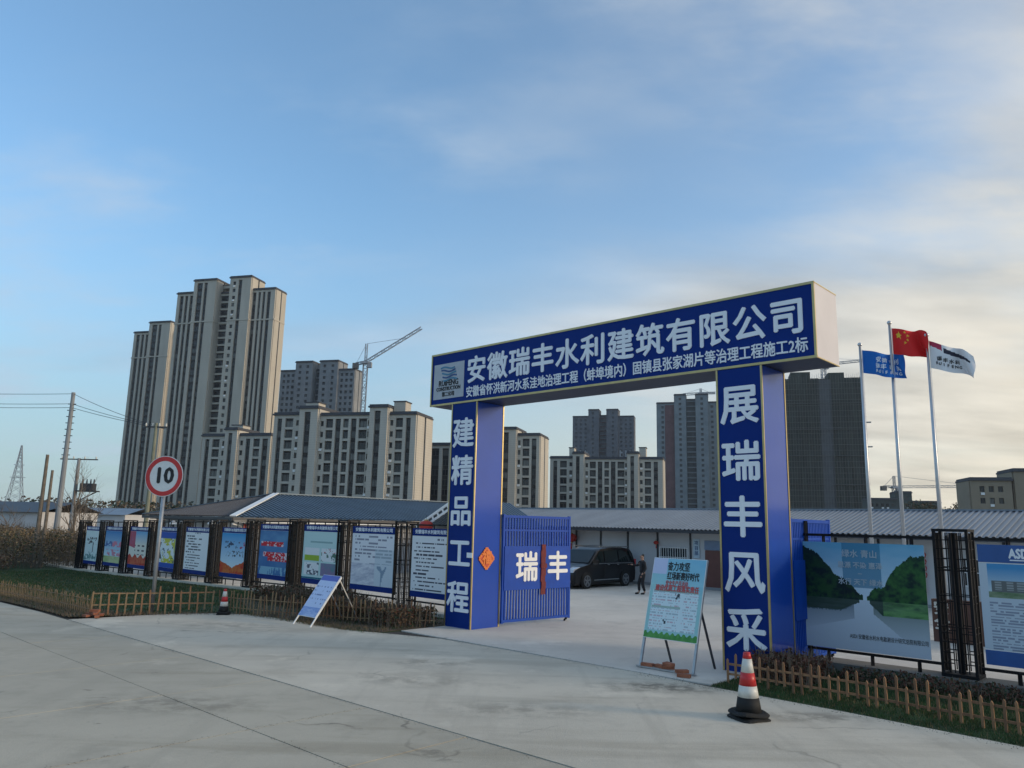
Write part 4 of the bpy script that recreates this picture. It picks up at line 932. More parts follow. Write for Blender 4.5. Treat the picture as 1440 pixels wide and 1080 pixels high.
# ------------------------------------------------------------------ flagpoles and flags
def flag(kind, label, u, ztop, L, Hh, phase, drop):
    p = thing('flagpole', 'tall steel flagpole ' + {'b': 'flying the blue flag, left of three', 'r': 'flying the red star flag, tallest and middle one', 'w': 'flying the white flag, right of three'}[kind], 'flagpole', W(u, 12, 0), GA, 'flagpoles in the yard')
    MB().tube([(0, 0, 0), (0, 0, ztop * .5), (0, 0, ztop)], [.065, .055, .04], 12).build('mast', M_pole, p, smooth=True)
    MB().lathe([(.01, 0), (.06, .03), (.075, .08), (.05, .13), (.01, .15)], 12, (0, 0, ztop)).build('finial', M_pole, p, smooth=True)
    MB().tube([(.07, -.02, ztop - .1), (.06, -.02, 1.2)], .006, 4).build('halyard', M_white, p)
    nx, ny = 60, 36; vs = []; fs = []; cols = []
    def pos(s, t):
        x = .05 + s * L * (1 - .10 * s) + .03 * sin(s * 9 + t * 5 + phase) * s; y = .24 * sin(s * 8 + phase + t * 1.9) * s ** .6 + .08 * sin(s * 17 + t * 5) * s
        z = -(1 - t) * Hh * (1 - .18 * s * (kind == 'w')) - drop * s + .07 * sin(s * 8 + phase + t) * s - .05 * s * s * sin(3.1 * t)
        return (x, y, z)
    def star(s, t, cx, cy, R):
        dx, dy = (s - cx) * 1.5, t - cy; r = sqrt(dx * dx + dy * dy)
        if r > R: return False
        a = math.atan2(dx, dy) % (2 * pi / 5); a = min(a, 2 * pi / 5 - a); return r * (cos(a) + sin(a) * (cos(pi / 5) * 1 - .382) / (.382 * 0 + sin(pi / 5))) < R * 1.0 if False else r < R * (.382 / (.382 * cos(0) + (1 - .382) * (a / (pi / 5)) ** .8) if True else 1)
    def colr(s, t):
        if kind == 'r':
            c = (.70, .03, .03)
            if star(s, t, .19, .74, .17): c = (.75, .50, .05)
            for cx, cy in ((.36, .90), (.43, .78), (.43, .62), (.36, .50)):
                if star(s, t, cx, cy, .065): c = (.75, .50, .05)
            return c
        if kind == 'b':
            return (.02, .15, .50)
        c = (.78, .76, .76)
        if s < .26 and t > .84 - s * .3: c = (.45, .05, .10)
        if .30 < s < .9 and abs(t - (.80 - .25 * (s - .3))) < .10 * (1 - s) + .03: c = (.04, .04, .06)
        return c
    for j in range(ny + 1):
        for i in range(nx + 1): vs.append(pos(i / nx, j / ny))
    fs = [(j * (nx + 1) + i, j * (nx + 1) + i + 1, (j + 1) * (nx + 1) + i + 1, (j + 1) * (nx + 1) + i) for j in range(ny) for i in range(nx)]
    me = bpy.data.meshes.new('flag'); me.from_pydata(vs, [], fs); a = me.color_attributes.new('ink', 'FLOAT_COLOR', 'CORNER'); buf = []
    for j in range(ny):
        for i in range(nx): buf += [*colr((i + .5) / nx, (j + .5) / ny), 1] * 4
    a.data.foreach_set('color', buf); me.materials.append(mat_vc('flag_cloth', .8)); me.polygons.foreach_set('use_smooth', [True] * len(me.polygons))
    f = link('flag', me, None, W(u, 12, ztop - .12), GA, label=label, category='flag', group='flags flying over the yard'); f.rotation_euler = (0, 0, GA)
    return f, pos
fb, posb = flag('b', 'blue company flag with white lettering waving on the left pole', 7.0, 8.82, 1.45, .78, .3, .38)
fr_, posr = flag('r', 'red national flag with yellow stars on the middle pole', 7.97, 9.42, 1.2, .86, 1.0, .30)
fw, posw = flag('w', 'white company flag with a dark swoosh waving on the right pole', 9.05, 8.34 + .5, 1.38, .88, 2.0, .62)
def flag_text(f, pos, lines, m, Hh, L):
    """lettering bent onto the flag: each character placed flat on the cloth"""
    for body, s0, s1, t, size in lines:
        n = len(body)
        for i, ch in enumerate(body):
            s = s0 + (s1 - s0) * (i + .5) / n; a, b = Vector(pos(s - .02, t)), Vector(pos(s + .02, t)); mid = (a + b) / 2; d = (b - a).normalized()
            text('letter', ch, size, m, f, (mid.x, mid.y - .015, mid.z), .001, .004, rot=(pi / 2, 0, math.atan2(d.y, d.x)))
flag_text(fb, posb, [('安徽水利', .34, .82, .68, .20), ('瑞丰建筑', .30, .86, .42, .19), ('RUIFENG', .3, .86, .20, .14)], M_letter, .78, 1.45)
flag_text(fw, posw, [('瑞丰水利', .16, .62, .42, .15), ('RUIFENG', .12, .66, .24, .13)], M_inkblack, .95, 1.5)
# ------------------------------------------------------------------ vehicles
def vehicle(name, label, cat, loc, rz, L, Wd, Hh, prof, belt, glass, paint, wheels, wr, lamps=True):
    """local x: front (0) to rear (L); side profile prof [(x,z)] over the top from front bottom to rear bottom"""
    t = thing(name, label, cat, loc, rz); hw = Wd / 2
    def half(z): return hw * (1 - .17 * clamp((z - belt) / (Hh - belt)) ** 1.1) * (1 - .05 * clamp((.45 - z) / .3))
    ys = [-1, -.93, -.75, -.4, 0, .4, .75, .93, 1]; q = MB(); n = len(prof)
    for (x, z) in prof:
        for y in ys:
            e = max(0, abs(y) - .75) / .25; sh = .05 * e * e
            cx = L / 2; xx = cx + (x - cx) * (1 - sh * .9); endz = z - sh * (.7 if z > belt else .15)
            q.v.append((xx, y * half(z), endz))
    m = len(ys)
    for i in range(n - 1):
        for j in range(m - 1): q.f.append((i * m + j, i * m + j + 1, (i + 1) * m + j + 1, (i + 1) * m + j)); q.mi.append(0)
    # sides: fan strips down to the sill
    for sgn, j in ((-1, 0), (1, m - 1)):
        o = len(q.v); base_ = []
        for i in range(n):
            x, y, z = q.v[i * m + j]; q.v.append((x, sgn * hw * .99 if z > belt else y, min(z, belt)))
        for i in range(n - 1): q.f.append((i * m + j, (i + 1) * m + j, o + i + 1, o + i)); q.mi.append(0)
        o2 = len(q.v)
        for i in range(n):
            x = q.v[o + i][0]; q.v.append((x, sgn * hw * .96, .24))
        for i in range(n - 1): q.f.append((o + i, o + i + 1, o2 + i + 1, o2 + i)); q.mi.append(0)
    body = q.build('body', paint, t, smooth=True)
    md = body.modifiers.new('edge', 'EDGE_SPLIT'); md.split_angle = radians(38)
    MB().box(.15, L - .15, -hw * .9, hw * .9, .16, .30).build('underbody', M_rubber, t)
    for nm, pts in glass:
        for sgn in (-1, 1):
            g = MB(); g.add([(x, sgn * (half(z) * (1.0 if z <= belt else 1) + .012 + .03 * clamp((z - belt) / .2) * 0), z) for x, z in pts], [tuple(range(len(pts)))]); g.build(nm, M_cglass, t)
    def ring(xa, za, xb, zb, nm, m_, inset=.1):
        g = MB(); w1, w2 = half(za) - inset, half(zb) - inset; nx_ = Vector((-(zb - za), 0, (xb - xa))).normalized()
        if nx_.z < 0: nx_ = -nx_
        o_ = nx_ * .012
        g.add([(xa + o_.x, -w1, za + o_.z), (xa + o_.x, w1, za + o_.z), (xb + o_.x, w2, zb + o_.z), (xb + o_.x, -w2, zb + o_.z)], [(0, 1, 2, 3)]); g.build(nm, m_, t)
    for wx in wheels:
        for sgn in (-1, 1):
            yy = sgn * (hw - .10)
            ar = MB(); ar.tube([(wx, sgn * (hw - .02), wr * 1.02), (wx, sgn * (hw + .004), wr * 1.02)], wr * 1.17, 24); ar.build('wheel_arch', M_rubber, t)
            wv_ = MB().tube([(wx, yy, wr), (wx, yy + sgn * .125, wr)], wr, 24).build('wheel', M_rubber, t)
            MB().tube([(wx, yy + sgn * .12, wr), (wx, yy + sgn * .128, wr)], wr * .68, 20).build('rim_back', M_dark, wv_)
            r_ = MB()
            for k in range(5):
                a = 2 * pi * k / 5 + .3
                for da in (-.16, .16): r_.bar((wx, yy + sgn * .137, wr), (wx + cos(a + da) * wr * .66, yy + sgn * .137, wr + sin(a + da) * wr * .66), .02, .03)
            r_.tube([(wx, yy + sgn * .13, wr), (wx, yy + sgn * .145, wr)], wr * .16, 10)
            for k in range(20): a, b = 2 * pi * k / 20, 2 * pi * (k + 1) / 20; r_.bar((wx + cos(a) * wr * .68, yy + sgn * .137, wr + sin(a) * wr * .68), (wx + cos(b) * wr * .68, yy + sgn * .137, wr + sin(b) * wr * .68), .02, .025)
            r_.build('rim', M_rim, wv_)
    return t, half, ring
vanprof = [(.10, .22), (.02, .42), (.03, .66), (.10, .80), (.32, .90), (.85, 1.00), (1.10, 1.05), (1.85, 1.60), (2.15, 1.70), (2.8, 1.75), (4.0, 1.74), (4.45, 1.68), (4.62, 1.50), (4.72, 1.05), (4.76, .60), (4.72, .24)]
# the front of the van points towards -v
vloc = Vector(W(0, 0)); cx_, cy_ = 3.44, 34.3
VA = math.atan2(.73, .683)
# left side (local -y) faces the camera; front wheel (local x=.92,y=-hw) at (3.44,34.3)
vl = Vector((cx_, cy_, 0)) - Matrix.Rotation(VA, 3, 'Z') @ Vector((.92, -.93, 0))
van, half, vring = vehicle('parked_van', 'black people carrier parked in the yard behind the gate signboard', 'van', vl, VA, 4.76, 1.86, 1.75, vanprof, 1.06,
    [('front_window', [(1.32, 1.08), (2.20, 1.10), (2.20, 1.60), (1.98, 1.58)]), ('side_window', [(2.28, 1.10), (3.30, 1.11), (3.30, 1.62), (2.28, 1.61)]), ('rear_side_window', [(3.38, 1.11), (4.44, 1.14), (4.30, 1.56), (3.38, 1.62)])], M_carb, (.92, 3.82), .33)
vring(1.14, 1.09, 1.84, 1.60, 'windscreen', M_cglass, .08); vring(4.60, 1.50, 4.70, 1.12, 'rear_window', M_cglass, .12)
for s_ in (-1, 1):
    MB().hexa([(.03, s_ * .55, .68), (.05, s_ * .85, .70), (.40, s_ * .915, .80), (.30, s_ * .60, .80), (.05, s_ * .55, .82), (.10, s_ * .86, .84), (.46, s_ * .92, .93), (.34, s_ * .60, .93)]).build('headlight', M_lamp, van)
    MB().box(1.30, 1.42, s_ * 1.10 - .12, s_ * 1.10 + .12, 1.06, 1.22).build('mirror', M_carb, van)
    for x in (2.42, 3.15): MB().box(x, x + .16, s_ * .945 - .012, s_ * .945 + .012, .98, 1.01).build('door_handle', M_chrome, van)
    MB().box(1.35, 4.45, s_ * .935 - .01, s_ * .935 + .01, 1.035, 1.06).build('belt_trim', M_chrome, van)
    MB().box(1.45, 3.35, s_ * .925 - .01, s_ * .925 + .01, .33, .37).build('sill_trim', M_chrome, van)
    MB().bar((2.1, s_ * .72, 1.77), (4.3, s_ * .72, 1.775), .04).build('roof_rail', M_chrome, van)
    MB().box(4.66, 4.79, s_ * .80 - .07, s_ * .80 + .07, .85, 1.2).build('tail_light', M_signred, van)
    for x in (2.24, 3.34): MB().box(x - .008, x + .008, s_ * .938 - .006, s_ * .938 + .006, .40, 1.03).build('door_gap', M_rubber, van)
gr = MB(); [gr.box(.0, .06, -.5, .5, .62 + .055 * k, .645 + .055 * k) for k in range(4)]; gr.build('grille', M_chrome, van)
MB().box(-.01, .04, -.24, .24, .42, .54).build('number_plate', mat('plate_blue', (.02, .06, .3), .4), van)
MB().box(-.0, .05, -.75, .75, .28, .38).build('bumper_trim', M_chrome, van)
carprof = [(.08, .22), (.0, .40), (.04, .62), (.25, .72), (1.15, .84), (1.30, .88), (1.95, 1.24), (2.35, 1.34), (3.0, 1.34), (3.55, 1.22), (4.05, .96), (4.45, .90), (4.55, .60), (4.50, .24)]
cl = [('front_window', [(1.60, .92), (2.45, .93), (2.45, 1.26), (2.10, 1.22)]), ('side_window', [(2.53, .93), (3.55, .95), (3.35, 1.20), (2.53, 1.26)])]
def sedan(label, loc, rz):
    c, hf, rg = vehicle('parked_car', label, 'car', loc, rz, 4.55, 1.76, 1.34, carprof, .86, cl, M_carr, (.85, 3.55), .31)
    rg(1.34, .92, 1.93, 1.24, 'windscreen', M_cglass, .08); rg(3.56, 1.22, 4.02, .98, 'rear_window', M_cglass, .1)
    for s_ in (-1, 1):
        MB().hexa([(.02, s_ * .5, .56), (.06, s_ * .8, .57), (.32, s_ * .87, .63), (.26, s_ * .55, .62), (.05, s_ * .5, .66), (.1, s_ * .8, .67), (.36, s_ * .87, .73), (.3, s_ * .55, .73)]).build('headlight', M_lamp, c)
        MB().box(4.44, 4.57, s_ * .72 - .12, s_ * .72 + .12, .68, .80).build('tail_light', M_signred, c)
    return c
sedan('dark red car parked behind the easel board and right column', W(2.7, 12.6), GA + pi / 2 - .15)
sedan('dark car parked behind the office block board at the right edge', W(13.3, 3.2), GA + .1)
# ------------------------------------------------------------------ person
def skin_mesh(name, chains, m, parent, sub=1, **kw):
    """chains: list of [(pos, radius)...]; first vertex of first chain is root; a chain may start with an int index to branch"""
    vs, es_, rs = [], [], []
    for ch in chains:
        prev = None
        for it in ch:
            if isinstance(it, int): prev = it; continue
            vs.append(it[0]); rs.append(it[1]); i = len(vs) - 1
            if prev is not None: es_.append((prev, i))
            prev = i
    me = bpy.data.meshes.new(name); me.from_pydata(vs, es_, []); o = bpy.data.objects.new(name, me); COL.objects.link(o)
    o.modifiers.new('s', 'SKIN'); 
    for i, r in enumerate(rs): me.skin_vertices[0].data[i].radius = (r, r) if not isinstance(r, tuple) else r
    me.skin_vertices[0].data[0].use_root = True
    sb = o.modifiers.new('u', 'SUBSURF'); sb.levels = sb.render_levels = sub
    bpy.context.view_layer.update(); dg = bpy.context.evaluated_depsgraph_get(); res = bpy.data.meshes.new_from_object(o.evaluated_get(dg)); bpy.data.objects.remove(o)
    res.name = name; res.materials.clear(); res.materials.append(m); res.polygons.foreach_set('use_smooth', [True] * len(res.polygons))
    return link(name, res, parent, **kw)
# local: faces -y (towards the camera's left), x right; scale to 1.57 m
pe = thing('person', 'man in black jacket and trousers standing beside the van with one arm out', 'person', (5.50, 32.2, 0), radians(-78))
pe.scale = (.92, .92, .92)
# indices: 0 pelvis 1 waist 2 chest 3 neckbase 4 neck 5 head lower 6 head up
spine = [((0, 0, .90), (.15, .11)), ((0, 0, 1.08), (.14, .10)), ((0, .01, 1.30), (.17, .115)), ((0, .01, 1.44), (.10, .08)), ((0, -.005, 1.50), .055), ((0, -.02, 1.56), .075), ((0, -.02, 1.64), .090), ((0, -.01, 1.70), .06)]
def leg(s, hipx, knee, ank, toe): return [0, ((s * .09, 0, .84), .088), (knee, .058), (ank, .040), (toe, .032)]
rleg = leg(1, .09, (.10, -.05, .47), (.11, .06, .09), (.11, -.10, .04)); lleg = leg(-1, .09, (-.10, -.14, .48), (-.11, -.12, .09), (-.11, -.27, .04))
larm = [2, ((-.19, .01, 1.38), .055), ((-.33, -.10, 1.22), .042), ((-.42, -.32, 1.26), .032), ((-.44, -.40, 1.27), .026)]
rarm = [2, ((.19, .01, 1.38), .055), ((.26, .05, 1.12), .042), ((.24, -.10, .90), .032), ((.24, -.14, .84), .026)]
def hand(bx, d, up):
    c = []; d = Vector(d).normalized(); up = Vector(up).normalized(); sd = d.cross(up)
    for k, (o_, l_) in enumerate(((-.030, .060), (-.010, .070), (.010, .066), (.030, .052))):
        p0 = Vector(bx) + sd * o_; c.append([(tuple(p0 + d * .03), .010), (tuple(p0 + d * (.03 + l_ * .5) - up * .006), .009), (tuple(p0 + d * (.03 + l_) - up * .022), .008)])
    return c
skin_mesh('body', [spine, rleg, lleg, larm, rarm], M_skin, pe, 2)
for bx, d, up in (((-.44, -.42, 1.27), (-.1, -1, .1), (0, 0, 1)), ((.24, -.15, .82), (0, -.2, -1), (1, 0, 0))):
    for f_ in hand(bx, d, up): skin_mesh('finger', [f_], M_skin, pe, 1)
skin_mesh('jacket', [[((0, 0, .86), (.175, .135)), ((0, 0, 1.06), (.165, .125)), ((0, .01, 1.30), (.195, .135)), ((0, .01, 1.44), (.12, .10)), ((0, .0, 1.49), .075)], [2, ((-.20, .01, 1.38), .072), ((-.33, -.10, 1.22), .056), ((-.415, -.31, 1.26), .044)], [2, ((.20, .01, 1.38), .072), ((.26, .05, 1.12), .056), ((.24, -.09, .91), .044)]], M_cloth, pe, 2)
skin_mesh('trousers', [[((0, 0, .90), (.155, .12)), ((0, 0, .98), (.15, .115))], [0, ((.09, 0, .82), .105), ((.10, -.05, .47), .075), ((.11, .055, .13), .062)], [0, ((-.09, 0, .82), .105), ((-.10, -.14, .48), .075), ((-.11, -.115, .13), .062)]], M_cloth, pe, 2)
for x, y in ((.11, .05), (-.11, -.13)): skin_mesh('shoe', [[((x, y, .05), .05), ((x, y - .10, .045), .045), ((x, y - .19, .035), .035)]], M_rubber, pe, 1)
skin_mesh('hair', [[((0, .03, 1.60), .07), ((0, .015, 1.68), .088), ((0, -.015, 1.725), .075)]], M_hair, pe, 2)
MB().add([(0, -.128, 1.60), (-.014, -.105, 1.585), (.014, -.105, 1.585), (0, -.105, 1.635)], [(0, 1, 2), (0, 3, 1), (0, 2, 3), (1, 3, 2)]).build('nose', M_skin, pe)
for s_ in (-1, 1):
    MB().tube([(s_ * .032, -.098, 1.63), (s_ * .032, -.108, 1.63)], .011, 8).build('eye', M_inkblack, pe)
    MB().lathe([(.006, -.022), (.016, 0), (.006, .022)], 8, (s_ * .092, -.01, 1.61)).build('ear', M_skin, pe)
MB().box(-.022, .022, -.106, -.098, 1.565, 1.572).build('mouth', mat('lip', (.25, .09, .08), .5), pe)
# ------------------------------------------------------------------ apartment towers
PH = radians(15); BD = Vector((cos(PH), -sin(PH)))
stuffwin = None
WINM = None
def win_mesh():
    q = MB(); q.box(-.5, .5, -.02, 0.02, 0, 1); q.cur = 1
    q.box(-.5, .5, -.08, -.021, 0, .07); q.box(-.5, .5, -.08, -.021, .93, 1); q.box(-.04, .04, -.08, -.021, .071, .929); q.box(-.5, -.45, -.08, -.021, .071, .929); q.box(.45, .5, -.08, -.021, .071, .929)
    return q
WM = win_mesh().mesh('window', [M_glassd, M_frame])
BALQ = MB().box(-.5, .5, -.0, .5, 0, .2); BALQ.box(-.5, .5, -.0, .08, .2, 1)
def tower(label, A, L, z_base, blocks, depth, wallm, corem, storey, name='apartment_building', parts=True, side_strips=1, sidem=None, boxes=(), band=None, group='apartment blocks beyond the yard', capm=None, winm=None, railm=None):
    """A: right front roof corner (world x,y). blocks: (x0,x1,top,front offset,[(kind,width)...]) with x from -L..0"""
    org = Vector((A[0], A[1])) - BD * L; t = thing(name, label, 'building', (org.x, org.y, -.4), -PH, group)
    wall, core, cap, ws, bal = MB(), MB(), MB(), MB(), MB(); T = .6; nwin = 0; balm = BALQ.mesh('balcony', wallm); rng = random.Random(5)
    def window(x, w, z, h, y):
        nonlocal nwin
        if parts and nwin < 290: nwin += 1; link('window', WM, t, (x, y, z), scale=(w, 1, h))
        else:
            ws.cur = 0; ws.box(x - w / 2, x + w / 2, y - .02, y + .02, z, z + h); ws.cur = 1; ws.box(x - w / 2, x + w / 2, y - .08, y - .021, z, z + .1); ws.box(x - .05, x + .05, y - .08, y - .021, z + .101, z + h)
    nbal = 0; acs = []
    for (x0, x1, top, off, bays) in blocks:
        x0 += L; x1 += L; y0 = off; top = top + .4
        core.box(x0, x1, y0 + T, depth + min(0, off) * 0, 0, top - .3)
        tot = sum(b[1] for b in bays); x = x0; ns = int(top / storey)
        cap.box(x0 - .35, x1 + .35, y0 - .4, depth + .2, top, top + .45); cap.box(x0 - .1, x1 + .1, y0 - .1, depth + .1, top + .45, top + .9)
        wall.box(x0, x1, y0 + .02, y0 + T - .01, top - .9, top - .01)
        for kind, w in bays:
            w = w / tot * (x1 - x0); xa, xb = x, x + w; x += w; xm = (xa + xb) / 2
            if kind == 'P': wall.box(xa, xb, y0, y0 + T - .01, 0, top - .9)
            elif kind == 'W':
                ww = min(w * .55, 1.5); wall.box(xa, xm - ww / 2, y0 + .03, y0 + T - .01, 0, top - .9); wall.box(xm + ww / 2, xb, y0 + .03, y0 + T - .01, 0, top - .9)
                for k in range(ns):
                    zt_ = top - .9 - k * storey; zl = zt_ - storey
                    wall.box(xm - ww / 2, xm + ww / 2, y0 + .03, y0 + T - .01, max(0, zl), zl + storey * .32); wall.box(xm - ww / 2, xm + ww / 2, y0 + .03, y0 + T - .01, zl + storey * .82, zt_)
                    window(xm, ww * .96, zl + storey * .32, storey * .50, y0 + T - .12); acs.append((xm + rng.uniform(-.1, .1), y0, zl + storey * .06))
            elif kind == 'S':
                for k in range(ns):
                    zl = top - .9 - (k + 1) * storey; window(xm, w * .86, zl + storey * .25, storey * .62, y0 + T - .06)
            elif kind in 'BG':
                for k in range(ns):
                    zl = top - .9 - (k + 1) * storey; window(xm, w * .86, zl + storey * .05, storey * .75, y0 + T - .06)
                    hgt = storey * (.22 if kind == 'B' else .26)
                    if parts and nbal < 290: link('balcony', balm, t, (xm, y0 + .02, zl - .1), scale=(w * .98, 1, hgt)); nbal += 1
                    else: bal.box(xa + .02, xb - .02, y0 + .02, y0 + .5, zl - .1, zl - .1 + hgt)
        # side skins
        ys = [y0 + T, depth]; seg = side_strips * 2 + 1; dd = (depth - y0 - T - .02) / seg
        for k in range(seg):
            if k % 2 == 0: cur = MB()
            a, b = y0 + T + .0 + k * dd, y0 + T + (k + 1) * dd
            if k % 2 == 0: a -= dd * .35 if k else 0; b += dd * .35 if k < seg - 1 else 0; wall.box(x1 - .01, x1 + .25, a, b, 0, top - .05)
        wall.box(x0 - .25, x0 + .01, y0 + T, depth, 0, top - .05)
        if band: 
            for zb in band: wall.box(x0 - .3, x1 + .3, y0 - .18, y0 - .003, zb, zb + .6); wall.box(x1 + .251, x1 + .38, y0 - .18, depth, zb, zb + .6)
    for (x0, x1, z0, z1, y0, y1) in boxes: wall.box(x0 + L, x1 + L, y0, y1, z0 + .4, z1 + .4); cap.box(x0 + L - .2, x1 + L + .2, y0 - .2, y1 + .2, z1 + .4, z1 + .7)
    if parts:
        acm = MB().box(-.42, .42, -.34, -.02, 0, .62).mesh('air_conditioner', M_white); rr_ = random.Random(len(label))
        for (x, y, z) in acs:
            if rr_.random() < .34: link('air_conditioner', acm, t, (x, y, z))
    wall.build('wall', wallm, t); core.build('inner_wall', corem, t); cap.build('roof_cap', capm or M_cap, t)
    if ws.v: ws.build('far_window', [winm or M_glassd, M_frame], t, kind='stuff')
    if bal.v: bal.build('far_balcony', railm or wallm, t, kind='stuff')
    return t
def Pb(*l): return list(l)
wing3 = [('P', 1.2), ('S', 1.6), ('P', 1.0), ('S', 1.3), ('P', 1.0), ('S', 1.6), ('P', 1.0)]
blk2 = [('P', 1.6), ('S', 1.8), ('P', .9), ('S', 1.6), ('P', 3.4)]
T1b = [(-46.6, -37.7, 94.8, 1.5, [('P', 1.2), ('S', 1.6), ('P', .8), ('S', 1.2), ('P', .9), ('S', 1.4), ('P', 1)]),
       (-37.7, -27.0, 99.5, 0, [('P', 1.3), ('S', 2.2), ('P', .7), ('S', 1.3), ('P', 3.6)]),
       (-27.0, -20.5, 94.5, 3.5, [('G', 1)]),
       (-20.5, -10.6, 99.8, 0, [('P', .8), ('W', 2.2), ('P', .6), ('S', 1.5), ('P', 3.8)]),
       (-10.6, 0, 94.5, 1.5, [('S', 1.8), ('P', .9), ('S', 1.1), ('P', .9), ('S', 1.1), ('P', .9), ('S', 1.5), ('P', 2.0)])]
tower('tallest cream apartment tower at left with two raised stair blocks', (-97.5, 300), 46.6, 0, T1b, 9.5, M_stoneT, M_core, 3.05, band=(82,), side_strips=1, boxes=[(-26.5, -21, 97, 98.2, 4, 8)])
T0b = [(-21.8, -12.1, 91.5, 1.5, [('P', 1.2), ('S', 1.6), ('P', .9), ('S', 1.2), ('P', .9), ('S', 1.4), ('P', .8)]),
       (-12.1, 0, 95.8, 0, [('P', 1.3), ('S', 2.2), ('P', .7), ('S', 1.2), ('P', 3.8)])]
tower('cream apartment tower partly hidden behind the tallest one at far left', (-167.5, 365), 21.8, 0, T0b + [(0, 14, 91.5, 3, [('G', 1), ('P', 2), ('S', 1)])], 12, M_stoneT, M_core, 3.05, parts=False, band=(79,))
low = lambda rev=False: [('P', 1.1), ('S', 1.5), ('P', 1.1), ('B', 2.6), ('P', .5), ('W', 2.1)]
rise = [('P', 1.5), ('S', 1.8), ('P', 2.1)]
mid = [('W', 1.9), ('P', .3), ('B', 2.4), ('P', .8), ('S', 1.8), ('P', .8), ('B', 1.8), ('P', .8), ('S', 1.8), ('P', .8), ('B', 2.7), ('W', 1.3)]
rgt = [('W', 2.1), ('P', .4), ('B', 2.6), ('P', 1.1), ('S', 1.7), ('P', 1.9)]
def midrise(label, A, z, L, cuts, hs, dep, st=3.05, boxes=()):
    a, b, c, d_ = cuts
    tower(label, A, L, 0, [(-L, a, z + .3, 1.2, low()), (a, b, z + 1.9, 0, rise), (b, c, z, 1.2, mid), (c, d_, z + 1.9, 0, rise), (d_, 0, z, 1.2, rgt)], dep, M_stone, M_core, st, boxes=boxes, side_strips=1)
midrise('cream mid-rise apartment block with balconies above the dark hip roof', (-26.0, 205), 31.2, 43.2, (-34.6, -28.9, -13.2, -7.9), 0, 13.4, 3.05, [(-34.5, -30.5, 31, 35.2, 3, 7), (-7.4, -4.0, 31, 35.0, 3, 7)])
tower('left cream mid-rise block standing before the tallest tower', (-74.2, 235), 24.3, 0, [(-24.3, -15.4, 27.6, 1.2, low()), (-15.4, -11.1, 29.4, 0, rise), (-11.1, 0, 27.7, 1.2, [('W', 1.6), ('P', .5), ('S', 1.3), ('P', 1), ('B', 1.9), ('P', .8), ('S', 1.6), ('P', .8)])], 12, M_stone, M_core, 3.05, boxes=[(-15.2, -11.3, 29, 31.2, 3, 7)])
tower('cream mid-rise block seen just right of the left gate column', (8.8, 240), 15.9, 0, [(-22, -15.9, 30, 1.2, [('P', 1), ('S', 1)]), (-15.9, -7.4, 32.1, 0, [('W', 1.6), ('P', 1.5), ('S', 2.0), ('P', 2.0)]), (-7.4, 0, 30.2, 1.2, [('W', 1.8), ('P', .4), ('B', 2.6), ('P', .8), ('S', 1.8), ('P', 1.2)])], 13.5, M_stone, M_core, 3.05)
tower('dark fronted cream block glimpsed left of the left gate column', (-10, 236), 16, 0, [(-16, 0, 26.2, 0, [('P', .6), ('S', 2.0), ('P', .8), ('S', 1.6), ('P', 1.0), ('S', 2.0), ('P', 1.2), ('S', 2), ('P', 1)])], 12, M_stone, M_core, 3.05)
midrise('cream mid-rise block centred in the gate opening', (54.3, 275), 26.7, 41.0, (-32.3, -28.3, -12.4, -8.5), 0, 12, 3.0, [(-34.3, -32.4, 26, 31, 3, 7), (-8.4, -6.0, 26, 31, 3, 7)])
rawb = [(-42.1, -33.0, 77.5, 1, [('P', .6), ('W', 2), ('W', 2), ('W', 2), ('P', .3)]), (-33.0, -23.4, 81.8, 0, [('P', .8), ('W', 2.2), ('P', 1), ('W', 2), ('P', 1)]), (-23.4, -19.2, 78, 4, [('G', 1)]), (-19.2, -9.0, 81.8, 0, [('P', .8), ('W', 2.2), ('P', 1), ('W', 2), ('P', 1)]), (-9.0, 0, 77.3, 1, [('P', .4), ('W', 2), ('W', 2), ('W', 2), ('P', .3)])]
tower('unfinished bare grey concrete tower beside the luffing crane', (-79.7, 380), 42.1, 0, rawb, 10, M_rawc, M_rawd, 3.0, parts=False, winm=M_rawd, group='unfinished concrete towers')
b6 = [(-42.1, -31, 76.8, 1, [('P', .4), ('W', 2), ('W', 2), ('W', 2), ('P', .3)]), (-31, -23.9, 81.3, 0, [('P', 1), ('W', 2), ('P', 1.6)]), (-23.9, -18.5, 77.5, 3, [('G', 1)]), (-18.5, -10.7, 81.3, 0, [('P', 1.6), ('W', 2), ('P', 1)]), (-10.7, 0, 76.6, 1, [('P', .3), ('W', 2), ('W', 2), ('W', 2), ('P', .3)])]
tb6 = tower('dark slate and maroon tower with pale lower windows in the gate opening', (83.5, 520), 42.1, 0, b6, 10, mat('slate_render', (.13, .14, .16), .9, 0, .2, .2), M_rbrown, 3.0, parts=False, winm=M_rawd, group='unfinished concrete towers')
q = MB()
for xa in (1.0, 5.0, 8.5, 32.4, 36.2, 39.2):
    q.box(xa, xa + .9, .86, .985, 25, 54)
    for k in range(10): q.box(xa + .91, xa + 2.0, .9, .985, 25 + k * 3, 26 + k * 3)
q.build('white_band', mat('pale_render', (.34, .36, .38), .9), tb6)
q = MB(); q.box(11.3, 31.2, -.22, -.02, 20, 68)
b7 = [(-41.4, -31, 75, 2, [('P', .6), ('W', 2.2), ('W', 2.2), ('P', .3)]), (-31, -24.5, 79.5, 0, [('P', 1.2), ('W', 2), ('P', 1.2)]), (-24.5, -18.8, 77, 3.5, [('G', 1)]), (-18.8, -11.9, 79.5, 0, [('P', 1.2), ('W', 2), ('P', 1.2)]), (-11.9, 0, 75, 2, [('P', .3), ('W', 2.2), ('W', 2.2), ('W', 2), ('P', .6)])]
